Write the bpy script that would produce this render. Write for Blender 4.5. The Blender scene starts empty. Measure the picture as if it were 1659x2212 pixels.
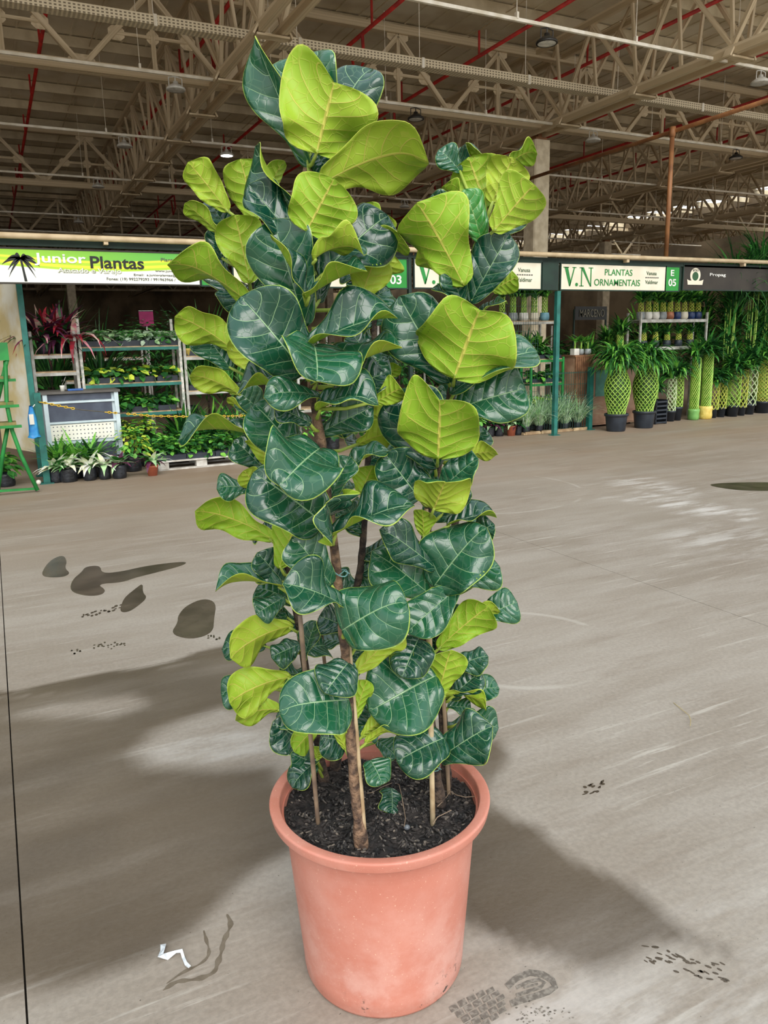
import bpy, math, random
import numpy as np
from mathutils import Vector, Matrix
R_ = math.radians
scene = bpy.context.scene
COL = scene.collection
rnd = random.Random(7)

# ------------------------------------------------------------------ camera
# world axes follow the hall: X runs along the stall fronts, Y goes into the hall, Z up; metres
CAM_H, F_PX, PITCH, ROLL, YAW = 1.54, 1660.0, R_(12.3), R_(1.35), R_(26.5)
_F0 = Vector((math.sin(YAW), math.cos(YAW), 0)); _R0 = Vector((math.cos(YAW), -math.sin(YAW), 0)); _Z = Vector((0, 0, 1))
_F = _F0 * math.cos(PITCH) - _Z * math.sin(PITCH)
_U = _R0.cross(_F)
_Rr = _R0 * math.cos(ROLL) - _U * math.sin(ROLL)
_Ur = _R0 * math.sin(ROLL) + _U * math.cos(ROLL)
CAMP = Vector((0, 0, CAM_H))
cam_d = bpy.data.cameras.new('camera'); cam = bpy.data.objects.new('camera', cam_d); COL.objects.link(cam)
cam.matrix_world = Matrix((( _Rr.x, _Ur.x, -_F.x, CAMP.x), (_Rr.y, _Ur.y, -_F.y, CAMP.y), (_Rr.z, _Ur.z, -_F.z, CAMP.z), (0, 0, 0, 1)))
cam_d.sensor_fit = 'HORIZONTAL'; cam_d.sensor_width = 36.0; cam_d.lens = 36.0 * F_PX / 1659.0
cam_d.clip_start = 0.05; cam_d.clip_end = 400
cam_d.dof.use_dof = False
scene.camera = cam
def ray(px, py): return _F + _Rr * ((px - 829.5) / F_PX) - _Ur * ((py - 1106) / F_PX)
def at_depth(px, py, d):                       # point seen at a pixel, at horizontal distance d ahead of the camera
    r = ray(px, py); return CAMP + r * (d / r.dot(_F0))
def at_z(px, py, z):
    r = ray(px, py); return CAMP + r * ((z - CAM_H) / r.z)

# ------------------------------------------------------------------ sky and exposure
world = bpy.data.worlds.new('world'); scene.world = world; world.use_nodes = True
nt = world.node_tree; nt.nodes.clear()
wo = nt.nodes.new('ShaderNodeOutputWorld'); bg = nt.nodes.new('ShaderNodeBackground')
tc = nt.nodes.new('ShaderNodeTexCoord'); sep = nt.nodes.new('ShaderNodeSeparateXYZ'); rmp = nt.nodes.new('ShaderNodeValToRGB')
nt.links.new(tc.outputs['Generated'], sep.inputs[0]); nt.links.new(sep.outputs['Z'], rmp.inputs[0])
rmp.color_ramp.elements[0].position = 0.0; rmp.color_ramp.elements[0].color = (1.0, 0.985, 0.95, 1)
rmp.color_ramp.elements[1].position = 0.8; rmp.color_ramp.elements[1].color = (0.80, 0.91, 1.0, 1)
nt.links.new(rmp.outputs[0], bg.inputs['Color']); bg.inputs['Strength'].default_value = .9
nt.links.new(bg.outputs[0], wo.inputs[0])
SUN_ON = True
sd = bpy.data.lights.new('sun', 'SUN'); sun = bpy.data.objects.new('sun', sd); COL.objects.link(sun)
sd.energy = 1.8; sd.angle = R_(45); sd.color = (1.0, 0.96, 0.88)
sun.rotation_euler = (R_(50), 0, R_(-12))       # high hazy daylight from behind the camera
scene.view_settings.view_transform = 'Standard'; scene.view_settings.look = 'None'
scene.view_settings.gamma = 1.0; scene.view_settings.exposure = 0.55; scene.view_settings.use_curve_mapping = False
scene.cycles.max_bounces = 6; scene.cycles.diffuse_bounces = 4; scene.cycles.glossy_bounces = 2
scene.cycles.use_adaptive_sampling = True; scene.cycles.adaptive_threshold = .04
scene.cycles.transmission_bounces = 4; scene.cycles.transparent_max_bounces = 6
scene.cycles.use_denoising = True; scene.cycles.sample_clamp_indirect = 6.0

# ------------------------------------------------------------------ helpers
class MB:
    """collects shapes, builds ONE mesh object"""
    def __init__(s): s.v = []; s.f = []; s.m = []; s.uv = {}
    def face(s, idx, m=0): s.f.append(tuple(idx)); s.m.append(m)
    def add(s, verts, faces, m=0):
        b = len(s.v); s.v.extend(tuple(p) for p in verts)
        for f in faces: s.f.append(tuple(b + i for i in f)); s.m.append(m)
        return s
    def box(s, c, d, m=0, rz=0.0, ry=0.0):
        x, y, z = d[0] / 2, d[1] / 2, d[2] / 2
        vs = [(-x, -y, -z), (x, -y, -z), (x, y, -z), (-x, y, -z), (-x, -y, z), (x, -y, z), (x, y, z), (-x, y, z)]
        M = Matrix.Translation(c) @ Matrix.Rotation(rz, 4, 'Z') @ Matrix.Rotation(ry, 4, 'Y')
        return s.add([M @ Vector(p) for p in vs], [(0, 3, 2, 1), (4, 5, 6, 7), (0, 1, 5, 4), (1, 2, 6, 5), (2, 3, 7, 6), (3, 0, 4, 7)], m)
    def bar(s, a, b, w, h, m=0, up=(0, 0, 1)):   # box section bar from a to b
        a, b = Vector(a), Vector(b); d = (b - a).normalized(); u = Vector(up)
        if abs(d.dot(u)) > .98: u = Vector((0, 1, 0))
        r = d.cross(u).normalized() * (w / 2); u = r.cross(d).normalized() * (h / 2)
        vs = [a - r - u, a + r - u, a + r + u, a - r + u, b - r - u, b + r - u, b + r + u, b - r + u]
        return s.add(vs, [(0, 1, 2, 3), (7, 6, 5, 4), (0, 4, 5, 1), (1, 5, 6, 2), (2, 6, 7, 3), (3, 7, 4, 0)], m)
    def tube(s, pts, r, n=8, m=0, cap=True):
        pts = [Vector(p) for p in pts]; rs = r if isinstance(r, (list, tuple)) else [r] * len(pts); rings = []; prev = None
        for i, p in enumerate(pts):
            t = (pts[min(i + 1, len(pts) - 1)] - pts[max(i - 1, 0)])
            t = t.normalized() if t.length > 1e-9 else Vector((0, 0, 1))
            if prev is None:
                q = Vector((0, 0, 1)) if abs(t.z) < .9 else Vector((1, 0, 0)); x = t.cross(q).normalized()
            else:
                x = (prev - t * prev.dot(t)).normalized()
            prev = x; y = t.cross(x); b = len(s.v)
            for k in range(n):
                a = 2 * math.pi * k / n; s.v.append(tuple(p + x * (math.cos(a) * rs[i]) + y * (math.sin(a) * rs[i])))
            rings.append(b)
        for a, b in zip(rings, rings[1:]):
            for k in range(n): s.face((a + k, a + (k + 1) % n, b + (k + 1) % n, b + k), m)
        if cap: s.face([rings[0] + k for k in range(n)][::-1], m); s.face([rings[-1] + k for k in range(n)], m)
        return s
    def lathe(s, prof, n=24, c=(0, 0, 0), m=0, wob=None):
        b = len(s.v)
        for r, z in prof:
            for k in range(n):
                a = 2 * math.pi * k / n; s.v.append((c[0] + r * math.cos(a), c[1] + r * math.sin(a), c[2] + z))
        for i in range(len(prof) - 1):
            for k in range(n):
                s.face((b + i * n + k, b + i * n + (k + 1) % n, b + (i + 1) * n + (k + 1) % n, b + (i + 1) * n + k), m)
        return s
    def prism(s, poly, z0, z1, m=0):             # polygon in xy extruded in z
        n = len(poly); b = len(s.v)
        s.v.extend((x, y, z0) for x, y in poly); s.v.extend((x, y, z1) for x, y in poly)
        s.face([b + i for i in range(n)][::-1], m); s.face([b + n + i for i in range(n)], m)
        for i in range(n): s.face((b + i, b + (i + 1) % n, b + n + (i + 1) % n, b + n + i), m)
        return s
    def mesh(s, name, mats):
        me = bpy.data.meshes.new(name); me.from_pydata(s.v, [], s.f)
        for q in (mats if isinstance(mats, (list, tuple)) else [mats]): me.materials.append(q)
        if any(s.m): me.polygons.foreach_set('material_index', s.m)
        return me
    def build(s, name, mats, parent=None, smooth=False, loc=None):
        me = s.mesh(name, mats)
        if smooth: me.polygons.foreach_set('use_smooth', [True] * len(me.polygons))
        me.update(); return link(name, me, parent, loc)
def link(name, data, parent=None, loc=None, rz=0.0):
    o = bpy.data.objects.new(name, data); COL.objects.link(o)
    if parent is not None: o.parent = parent
    if loc is not None: o.location = loc
    if rz: o.rotation_euler = (0, 0, rz)
    return o
def thing(name, label, cat, loc=(0, 0, 0), rz=0.0, group=None):
    o = link(name, None, None, loc, rz); o.empty_display_size = .1
    return tag(o, label, cat, group)
def tag(o, label, cat, group=None, kind=None):
    o['label'] = label; o['category'] = cat
    if group: o['group'] = group
    if kind: o['kind'] = kind
    return o
def struct(name, label=None, loc=(0, 0, 0)):
    o = link(name, None, None, loc); o['kind'] = 'structure'
    if label: o['label'] = label
    return o
def copy_tree(o, parent=None):
    c = o.copy(); COL.objects.link(c)
    if parent is not None: c.parent = parent
    for ch in o.children: copy_tree(ch, c)
    return c

# ------------------------------------------------------------------ materials (all node based)
def srgb(r, g, b):
    def f(c):
        c /= 255.0; return c / 12.92 if c <= .04045 else ((c + .055) / 1.055) ** 2.4
    return (f(r), f(g), f(b), 1)
def nodes(name):
    m = bpy.data.materials.new(name); m.use_nodes = True; n = m.node_tree
    return m, n, n.nodes['Principled BSDF'], n.nodes['Material Output']
def N(n, t, **kw):
    x = n.nodes.new(t)
    for k, v in kw.items(): setattr(x, k, v)
    return x
def MATH(n, op, a, b=None, clamp=False):
    x = N(n, 'ShaderNodeMath', operation=op); x.use_clamp = clamp
    for i, q in enumerate((a, b)):
        if q is None: continue
        if isinstance(q, (int, float)): x.inputs[i].default_value = q
        else: n.links.new(q, x.inputs[i])
    return x.outputs[0]
def MIXC(n, fac, a, b, mode='MIX'):
    x = N(n, 'ShaderNodeMix', data_type='RGBA', blend_type=mode)
    for s, q in ((0, fac), (6, a), (7, b)):
        if isinstance(q, (int, float, tuple)): x.inputs[s].default_value = q
        else: n.links.new(q, x.inputs[s])
    return x.outputs[2]
def NOISE(n, scale, detail=3, vec=None, rough=.5):
    x = N(n, 'ShaderNodeTexNoise'); x.inputs['Scale'].default_value = scale; x.inputs['Detail'].default_value = detail; x.inputs['Roughness'].default_value = rough
    if vec is not None: n.links.new(vec, x.inputs['Vector'])
    return x.outputs['Fac']
def SMOOTH(n, val, lo, hi, a=0.0, b=1.0):
    x = N(n, 'ShaderNodeMapRange', interpolation_type='SMOOTHSTEP'); n.links.new(val, x.inputs[0])
    for i, q in zip((1, 2, 3, 4), (lo, hi, a, b)): x.inputs[i].default_value = q
    return x.outputs[0]
def pm(name, c1, c2=None, scale=6.0, rough=.6, metal=0.0, bump=0.0, bscale=None, spec=.5, rand=0.0, coord='Object', trans=0.0):
    m, n, b, o = nodes(name)
    c2 = c2 or tuple(min(1, q * .72) for q in c1[:3]) + (1,)
    t = N(n, 'ShaderNodeTexCoord'); v = t.outputs[coord]
    f = SMOOTH(n, NOISE(n, scale, 4, v), .35, .65)
    c = MIXC(n, f, c1, c2)
    if rand:
        oi = N(n, 'ShaderNodeObjectInfo'); hs = N(n, 'ShaderNodeHueSaturation'); n.links.new(c, hs.inputs['Color'])
        n.links.new(MATH(n, 'ADD', MATH(n, 'MULTIPLY', oi.outputs['Random'], rand), 1 - rand / 2), hs.inputs['Value']); c = hs.outputs[0]
    n.links.new(c, b.inputs['Base Color']); b.inputs['Roughness'].default_value = rough; b.inputs['Metallic'].default_value = metal
    b.inputs['Specular IOR Level'].default_value = spec
    if bump:
        bp = N(n, 'ShaderNodeBump'); bp.inputs['Strength'].default_value = bump; bp.inputs['Distance'].default_value = .01
        n.links.new(NOISE(n, bscale or scale * 5, 4, v), bp.inputs['Height']); n.links.new(bp.outputs[0], b.inputs['Normal'])
    if trans:
        tr = N(n, 'ShaderNodeBsdfTranslucent'); n.links.new(c, tr.inputs['Color']); mx = N(n, 'ShaderNodeMixShader'); mx.inputs[0].default_value = trans
        n.links.new(b.outputs[0], mx.inputs[1]); n.links.new(tr.outputs[0], mx.inputs[2]); n.links.new(mx.outputs[0], o.inputs[0])
    return m
# ================================================================== FLOOR
def poly_sd(P, poly):                            # signed distance, inside positive; P (n,2)
    poly = np.array(poly); n = len(poly); d = np.full(len(P), 1e9); ins = np.zeros(len(P), bool)
    for i in range(n):
        a, b = poly[i], poly[(i + 1) % n]; ab = b - a; t = np.clip(((P - a) @ ab) / (ab @ ab), 0, 1)
        d = np.minimum(d, np.linalg.norm(P - (a + t[:, None] * ab), axis=1))
        c = ((a[1] > P[:, 1]) != (b[1] > P[:, 1]))
        with np.errstate(divide='ignore', invalid='ignore'):
            ins ^= c & (P[:, 0] < (b[0] - a[0]) * (P[:, 1] - a[1]) / (b[1] - a[1]) + a[0])
    return np.where(ins, d, -d)
def fpoly(pts): return [tuple(at_z(x, y, 0).xy) for x, y in pts]
WET = [  # damp areas left on the concrete, outline and softness of the drying edge
    (fpoly([(-120, 1510), (100, 1492), (300, 1450), (480, 1402), (600, 1385), (680, 1480), (700, 1600), (600, 1560), (480, 1525), (340, 1585), (285, 1625), (330, 1652), (480, 1662), (590, 1655), (640, 1720), (640, 1840), (575, 1870), (500, 1940), (420, 2010), (300, 2080), (120, 2140), (-150, 2180)]), .05, .85),
    (fpoly([(-120, 1495), (40, 1492), (120, 1478), (250, 1450), (400, 1418), (490, 1396), (500, 1410), (400, 1436), (250, 1470), (120, 1502), (-120, 1520)]), .015, 1.0),
    (fpoly([(960, 1640), (1000, 1600), (1085, 1590), (1108, 1632), (1078, 1680), (1070, 1728), (1100, 1775), (1165, 1803), (1250, 1858), (1340, 1908), (1420, 1972), (1500, 2018), (1600, 2056), (1590, 2066), (1480, 2044), (1420, 2050), (1370, 2085), (1290, 2105), (1200, 2085), (1120, 2065), (1040, 2022), (1000, 1990), (940, 1900), (900, 1800)]), .035, 1.0),
    (fpoly([(480, 1420), (560, 1400), (640, 1390), (650, 1470), (560, 1500), (490, 1480)]), .06, .6),
]
DRY = [(fpoly([(50, 1540), (110, 1515), (200, 1502), (285, 1500), (300, 1520), (230, 1545), (120, 1555)]), .05, .75)]
PALE = [
    (fpoly([(1300, 1035), (1360, 1028), (1440, 1040), (1500, 1060), (1490, 1075), (1400, 1062), (1320, 1045)]), .12, .42),
    (fpoly([(1310, 1075), (1400, 1060), (1480, 1075), (1560, 1095), (1640, 1110), (1600, 1125), (1480, 1105), (1400, 1090)]), .12, .55),
    (fpoly([(1400, 1150), (1560, 1140), (1700, 1150), (1700, 1200), (1500, 1190)]), .3, .35),
    (fpoly([(1100, 2000), (1500, 2080), (1800, 1900), (1800, 2400), (900, 2400), (950, 2150)]), .3, .35),
    (fpoly([(330, 1600), (420, 1560), (560, 1570), (600, 1640), (480, 1650), (360, 1640)]), .08, .22),
]
def floor_attrs(P):
    w = np.zeros(len(P)); pl = np.zeros(len(P))
    jit = .03 * np.sin(P[:, 0] * 9 + 3 * np.sin(P[:, 1] * 5)) + .02 * np.sin(P[:, 1] * 17 + P[:, 0] * 6)
    for poly, s, k in WET: w = np.maximum(w, k * np.clip((poly_sd(P, poly) + jit * .6) / s * .5 + .5, 0, 1))
    for poly, s, k in DRY: w *= 1 - k * np.clip((poly_sd(P, poly) + jit) / s * .5 + .5, 0, 1)
    for poly, s, k in PALE: pl = np.maximum(pl, k * np.clip((poly_sd(P, poly) + jit * 2) / s * .5 + .5, 0, 1))
    return w * w * (3 - 2 * w), pl
m, n, b, o = nodes('concrete_floor'); M_FLOOR = m
geo = N(n, 'ShaderNodeNewGeometry'); pos = geo.outputs['Position']
mp = N(n, 'ShaderNodeMapping'); n.links.new(pos, mp.inputs[0]); mp.inputs['Scale'].default_value = (.35, 1.6, 1); mp.inputs['Rotation'].default_value = (0, 0, R_(10))
big = SMOOTH(n, NOISE(n, .45, 4, pos), .35, .65)
strk = SMOOTH(n, NOISE(n, 2.2, 6, mp.outputs[0], .65), .40, .66)
fine = NOISE(n, 60, 3, pos, .6)
c = MIXC(n, big, srgb(160, 150, 138), srgb(146, 135, 122))
c = MIXC(n, MATH(n, 'MULTIPLY', strk, .5), c, srgb(176, 168, 158))
c = MIXC(n, MATH(n, 'MULTIPLY', SMOOTH(n, NOISE(n, 3.3, 5, mp.outputs[0], .7), .50, .72), .42), c, srgb(134, 120, 106))
c = MIXC(n, SMOOTH(n, fine, .30, .72), MIXC(n, .16, c, (0, 0, 0, 1)), c)
for ang, sc_, amt, col_ in ((14, 3.0, .30, (206, 200, 190)), (-32, 2.2, .26, (204, 198, 188)), (58, 2.6, .20, (120, 108, 96))):   # scuffs and wheel scratches in several directions
    ms = N(n, 'ShaderNodeMapping'); n.links.new(pos, ms.inputs[0]); ms.inputs['Rotation'].default_value = (0, 0, R_(ang)); ms.inputs['Scale'].default_value = (.55, 9, 1)
    c = MIXC(n, MATH(n, 'MULTIPLY', SMOOTH(n, NOISE(n, sc_, 5, ms.outputs[0], .62), .58, .70), MATH(n, 'MULTIPLY', SMOOTH(n, NOISE(n, .9, 3, pos), .4, .62), amt * 1.6)), c, srgb(*col_))
c = MIXC(n, MATH(n, 'MULTIPLY', SMOOTH(n, NOISE(n, 14, 6, pos, .75), .60, .72), .30), c, srgb(118, 106, 92))
c = MIXC(n, MATH(n, 'MULTIPLY', SMOOTH(n, NOISE(n, 90, 2, pos, .5), .73, .76), .7), c, srgb(74, 66, 58))
sx = N(n, 'ShaderNodeSeparateXYZ'); n.links.new(pos, sx.inputs[0])
red = MATH(n, 'MULTIPLY', SMOOTH(n, sx.outputs['Y'], 4.5, 10.5), SMOOTH(n, NOISE(n, .8, 4, mp.outputs[0]), .3, .7, .25, .7))
c = MIXC(n, red, c, srgb(150, 124, 100))                # reddish brown tone growing towards the stalls
ap = N(n, 'ShaderNodeAttribute', attribute_name='pale'); aw = N(n, 'ShaderNodeAttribute', attribute_name='wet')
pale = MATH(n, 'MULTIPLY', ap.outputs['Fac'], SMOOTH(n, NOISE(n, 4, 5, mp.outputs[0], .7), .42, .62))
c = MIXC(n, pale, c, srgb(225, 222, 218))
for cx, cy, r in [at_z(1120, 1395, 0).xy[:] + (.50,), at_z(1020, 1060, 0).xy[:] + (1.15,)]:   # tyre arcs
    vd = N(n, 'ShaderNodeVectorMath', operation='DISTANCE'); n.links.new(pos, vd.inputs[0]); vd.inputs[1].default_value = (cx, cy, 0)
    ring = SMOOTH(n, MATH(n, 'ABSOLUTE', MATH(n, 'SUBTRACT', vd.outputs['Value'], r)), .004, .03, 1, 0)
    c = MIXC(n, MATH(n, 'MULTIPLY', ring, SMOOTH(n, NOISE(n, 1.7, 3, pos), .47, .60, 0, .28)), c, srgb(205, 200, 190))
wetn = MATH(n, 'MULTIPLY', aw.outputs['Fac'], SMOOTH(n, NOISE(n, 2.6, 4, mp.outputs[0]), .2, .6, .72, 1))
c = MIXC(n, MATH(n, 'MULTIPLY', wetn, .88), c, MIXC(n, SMOOTH(n, NOISE(n, 1.6, 3, pos), .3, .7), srgb(90, 78, 63), srgb(72, 61, 48)))
n.links.new(c, b.inputs['Base Color'])
n.links.new(MATH(n, 'SUBTRACT', MATH(n, 'ADD', .48, MATH(n, 'MULTIPLY', fine, .2)), MATH(n, 'MULTIPLY', wetn, .22)), b.inputs['Roughness'])
b.inputs['Specular IOR Level'].default_value = .45
bp = N(n, 'ShaderNodeBump'); bp.inputs['Strength'].default_value = .12; bp.inputs['Distance'].default_value = .01
n.links.new(fine, bp.inputs['Height']); n.links.new(bp.outputs[0], b.inputs['Normal'])
M_DARK = pm('joint_dirt', srgb(72, 64, 54), srgb(46, 40, 33), 8, .9)

floor = struct('floor', 'grey concrete floor of the market hall with saw cut joints')
link_base = MB(); link_base.add([(-60, -25, -.03), (110, -25, -.03), (110, 110, -.03), (-60, 110, -.03)], [(0, 1, 2, 3)])
link_base.build('slab_bed', M_DARK, floor)
XS = [-60, -7.5, -3.8, -.1, 3.6, 7.3, 11.0, 110]; YS = [-25, -3.65, .07, 3.75, 7.45, 110]
for i in range(len(XS) - 1):
    for j in range(len(YS) - 1):
        x0, x1, y0, y1 = XS[i], XS[i + 1], YS[j], YS[j + 1]
        gx = .0022; gy = .0016
        x0 += gx; x1 -= .0028 if abs(XS[i + 1] + .1) < .01 else .0016; y0 += gy; y1 -= gy
        fine_ = (x1 - x0) < 5 and (y1 - y0) < 5 and 0 <= y1 < 8
        nx = 1 if not fine_ else int((x1 - x0) / .034); ny = 1 if not fine_ else int((y1 - y0) / .034)
        gxs = np.linspace(x0, x1, nx + 1); gys = np.linspace(y0, y1, ny + 1)
        V = np.array([(x, y, 0.0) for y in gys for x in gxs])
        Fc = [(r * (nx + 1) + k, r * (nx + 1) + k + 1, (r + 1) * (nx + 1) + k + 1, (r + 1) * (nx + 1) + k) for r in range(ny) for k in range(nx)]
        nb = len(V)
        V2 = np.array([(x0, y0, 0), (x1, y0, 0), (x1, y1, 0), (x0, y1, 0), (x0, y0, -.03), (x1, y0, -.03), (x1, y1, -.03), (x0, y1, -.03)])
        Fc += [(nb, nb + 4, nb + 5, nb + 1)[::-1], (nb + 1, nb + 5, nb + 6, nb + 2)[::-1], (nb + 2, nb + 6, nb + 7, nb + 3)[::-1], (nb + 3, nb + 7, nb + 4, nb)[::-1]]
        V = np.vstack([V, V2])
        me = bpy.data.meshes.new('slab'); me.from_pydata(V.tolist(), [], Fc); me.materials.append(M_FLOOR)
        w, pl = floor_attrs(V[:, :2])
        me.attributes.new('wet', 'FLOAT', 'POINT').data.foreach_set('value', w.astype(np.float32))
        me.attributes.new('pale', 'FLOAT', 'POINT').data.foreach_set('value', pl.astype(np.float32))
        me.update(); link('slab', me, floor)

# water spilled on the floor: thin films with their own outline
m, n, b, o = nodes('spilled_water'); M_WATER = m
gp = N(n, 'ShaderNodeNewGeometry')
n.links.new(MIXC(n, SMOOTH(n, NOISE(n, 5, 3, gp.outputs['Position']), .3, .7), srgb(88, 78, 66), srgb(66, 58, 48)), b.inputs['Base Color'])
b.inputs['Roughness'].default_value = .22; b.inputs['Specular IOR Level'].default_value = .35
def smooth_poly(P, it=2):
    for _ in range(it):
        Q = []
        for i in range(len(P)):
            a, c_ = Vector(P[i]), Vector(P[(i + 1) % len(P)]); Q += [a.lerp(c_, .25), a.lerp(c_, .75)]
        P = Q
    return [tuple(q) for q in P]
def puddle(pts, label, name='water_patch'):
    P = smooth_poly(fpoly(pts)); c_ = np.mean(np.array(P), axis=0); mb = MB()
    out = [(x, y) for x, y in P]
    for k, z in ((1.0, .0004), (.985, .0014)):
        mb.v.extend((c_[0] + (x - c_[0]) * k, c_[1] + (y - c_[1]) * k, z) for x, y in out)
    nn = len(out)
    for i in range(nn): mb.face((i, (i + 1) % nn, nn + (i + 1) % nn, nn + i))
    mb.face([nn + i for i in range(nn)])
    ob = mb.build(name, M_WATER); return tag(ob, label, 'puddle', 'wet patches on the concrete')
puddle([(88, 1244), (98, 1222), (115, 1206), (137, 1199), (145, 1212), (140, 1228), (152, 1238), (140, 1246), (112, 1248)], 'small heart shaped wet patch near the edge of the hall floor')
puddle([(150, 1276), (156, 1252), (176, 1236), (184, 1224), (216, 1221), (219, 1239), (262, 1235), (308, 1224), (365, 1216), (404, 1213), (398, 1221), (345, 1235), (292, 1248), (265, 1258), (208, 1262), (230, 1276), (216, 1287), (178, 1287)], 'long wet patch with a thin tail running sideways')
puddle([(258, 1322), (264, 1300), (272, 1288), (292, 1272), (309, 1259), (308, 1280), (319, 1291), (296, 1311), (276, 1323)], 'slim slanted wet patch below the tailed one')
puddle([(368, 1369), (384, 1345), (384, 1330), (402, 1308), (440, 1292), (468, 1301), (462, 1340), (461, 1362), (440, 1376), (404, 1381)], 'large rounded dark wet patch beside the fig leaves')
puddle([(1522, 1048), (1560, 1043), (1650, 1041), (1730, 1046), (1720, 1060), (1600, 1061)], 'flat dark puddle far across the floor under the bamboo row')
def dabs(spec, name, label, cat='footprint'):      # wet tread marks: many small blots, one print
    mb = MB()
    for cx, cy, w_, h_, a in spec:
        c0 = at_z(cx, cy, 0); px_ = (at_z(cx + 1, cy, 0) - c0); py_ = (at_z(cx, cy + 1, 0) - c0); q = []
        for k in range(8):
            t = 2 * math.pi * k / 8; ex, ey = math.cos(t) * w_ / 2, math.sin(t) * h_ / 2
            x_ = ex * math.cos(a) - ey * math.sin(a); y_ = ex * math.sin(a) + ey * math.cos(a)
            p = c0 + px_ * x_ + py_ * y_; q.append((p.x, p.y))
        if sum(q[i][0] * q[(i + 1) % 8][1] - q[(i + 1) % 8][0] * q[i][1] for i in range(8)) < 0: q = q[::-1]
        mb.prism(q, .0003, .0012)
    return tag(mb.build(name, M_WATER), label, cat, 'wet prints on the concrete')
rr = random.Random(3)
dabs([(180 + i * 9 + rr.uniform(-3, 3), 1332 - i * 2.4 + rr.uniform(-4, 4), rr.uniform(4, 9), rr.uniform(2, 4.5), -.3) for i in range(11) for _ in (0, 1)], 'shoe_print', 'faint speckled tread trail beside the slim wet patch')
dabs([(205 + i * 7 + rr.uniform(-2, 2), 1395 + rr.uniform(-7, 7), rr.uniform(3, 7), rr.uniform(2, 4), -.2) for i in range(10) for _ in (0, 1)], 'shoe_print', 'small speckled tread mark below the wet patches')
dabs([(450 + i * 6, 1377 + rr.uniform(-5, 5), rr.uniform(3, 6), rr.uniform(2, 4), -.2) for i in range(5) for _ in (0, 1)], 'shoe_print', 'tiny tread speckles touching the rounded wet patch')
dabs([(155 + i * 6, 1408 + rr.uniform(-5, 5), rr.uniform(3, 6), rr.uniform(2, 4), -.2) for i in range(4) for _ in (0, 1)], 'shoe_print', 'tiniest tread speckles nearest the floor edge')
dabs([(1286 + rr.uniform(-26, 24), 1702 + rr.uniform(-13, 14), rr.uniform(5, 14), rr.uniform(2, 5), rr.uniform(-.9, .3)) for _ in range(15)], 'shoe_print', 'small curled wet heel mark right of the terracotta pot')
dabs([(1400 + i * 13 + rr.uniform(-6, 6), 2060 + i * 3.5 + rr.uniform(-22, 22), rr.uniform(8, 20), rr.uniform(2, 5), rr.uniform(.1, .6)) for i in range(14) for _ in (0, 1, 2)], 'shoe_print', 'smeared feathery wet print right of the pot')
# the clear shoe sole print: heel loop, waist and tread blocks
def sole_print():
    mb = MB()
    def P2(x, y): q = at_z(980 + x / 2.443, 1600 + y / 2.443, 0); return (q.x, q.y)
    def strip(pts, w_):
        pts = [Vector(p) for p in pts]; L = []; Rr_ = []
        for i, p in enumerate(pts):
            t = (pts[min(i + 1, len(pts) - 1)] - pts[max(i - 1, 0)]).normalized(); nrm = Vector((-t.y, t.x)) * (w_ / 2)
            L.append(p + nrm); Rr_.append(p - nrm)
        for i in range(len(pts) - 1): poly([L[i], L[i + 1], Rr_[i + 1], Rr_[i]])
    def poly(q):
        q = [P2(*p) for p in q]
        if sum(q[i][0] * q[(i + 1) % len(q)][1] - q[(i + 1) % len(q)][0] * q[i][1] for i in range(len(q))) < 0: q = q[::-1]
        mb.prism(q, .0003, .0012)
    heel = [(280, 1300), (330, 1255), (400, 1225), (470, 1235), (520, 1265), (535, 1300), (500, 1325), (430, 1350), (360, 1370), (300, 1390)]
    strip(heel, 34)
    strip([(330, 1305), (390, 1275), (450, 1262), (480, 1278), (460, 1302), (400, 1322), (330, 1345)], 18)
    strip([(370, 1305), (420, 1290), (445, 1285)], 10)
    ax0, ax1 = Vector((270, 1345)), Vector((40, 1480))
    for r in range(5):
        for k in range(5):
            t0, t1 = r / 5 + .02, (r + 1) / 5 - .02; wv = 62 + 38 * math.sin(min(1, (r + 1) / 4) * 1.5); s0, s1 = -wv + k * 2 * wv / 5 + 4, -wv + (k + 1) * 2 * wv / 5 - 4
            d = (ax1 - ax0); nv = Vector((-d.y, d.x)).normalized(); sk = .05 * abs(k - 2)
            poly([ax0 + d * (t0 + sk) + nv * s0, ax0 + d * (t1 + sk) + nv * s0, ax0 + d * (t1 + sk) + nv * s1, ax0 + d * (t0 + sk) + nv * s1])
    rq = random.Random(5)
    for _ in range(60):
        x, y = rq.gauss(420, 75), rq.gauss(1440, 26); a = rq.uniform(2, 9); poly([(x - a, y), (x, y - a * .6), (x + a, y), (x, y + a * .6)])
    return mb
m, n, b, o = nodes('damp_tread'); M_DAMP = m
gp = N(n, 'ShaderNodeNewGeometry'); n.links.new(MIXC(n, SMOOTH(n, NOISE(n, 90, 3, gp.outputs['Position']), .35, .6), srgb(140, 134, 124), srgb(104, 98, 90)), b.inputs['Base Color']); b.inputs['Roughness'].default_value = .6
tag(sole_print().build('shoe_print', M_DAMP), 'large clear shoe sole print with tread blocks beside the pot base', 'footprint', 'wet prints on the concrete')
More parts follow.
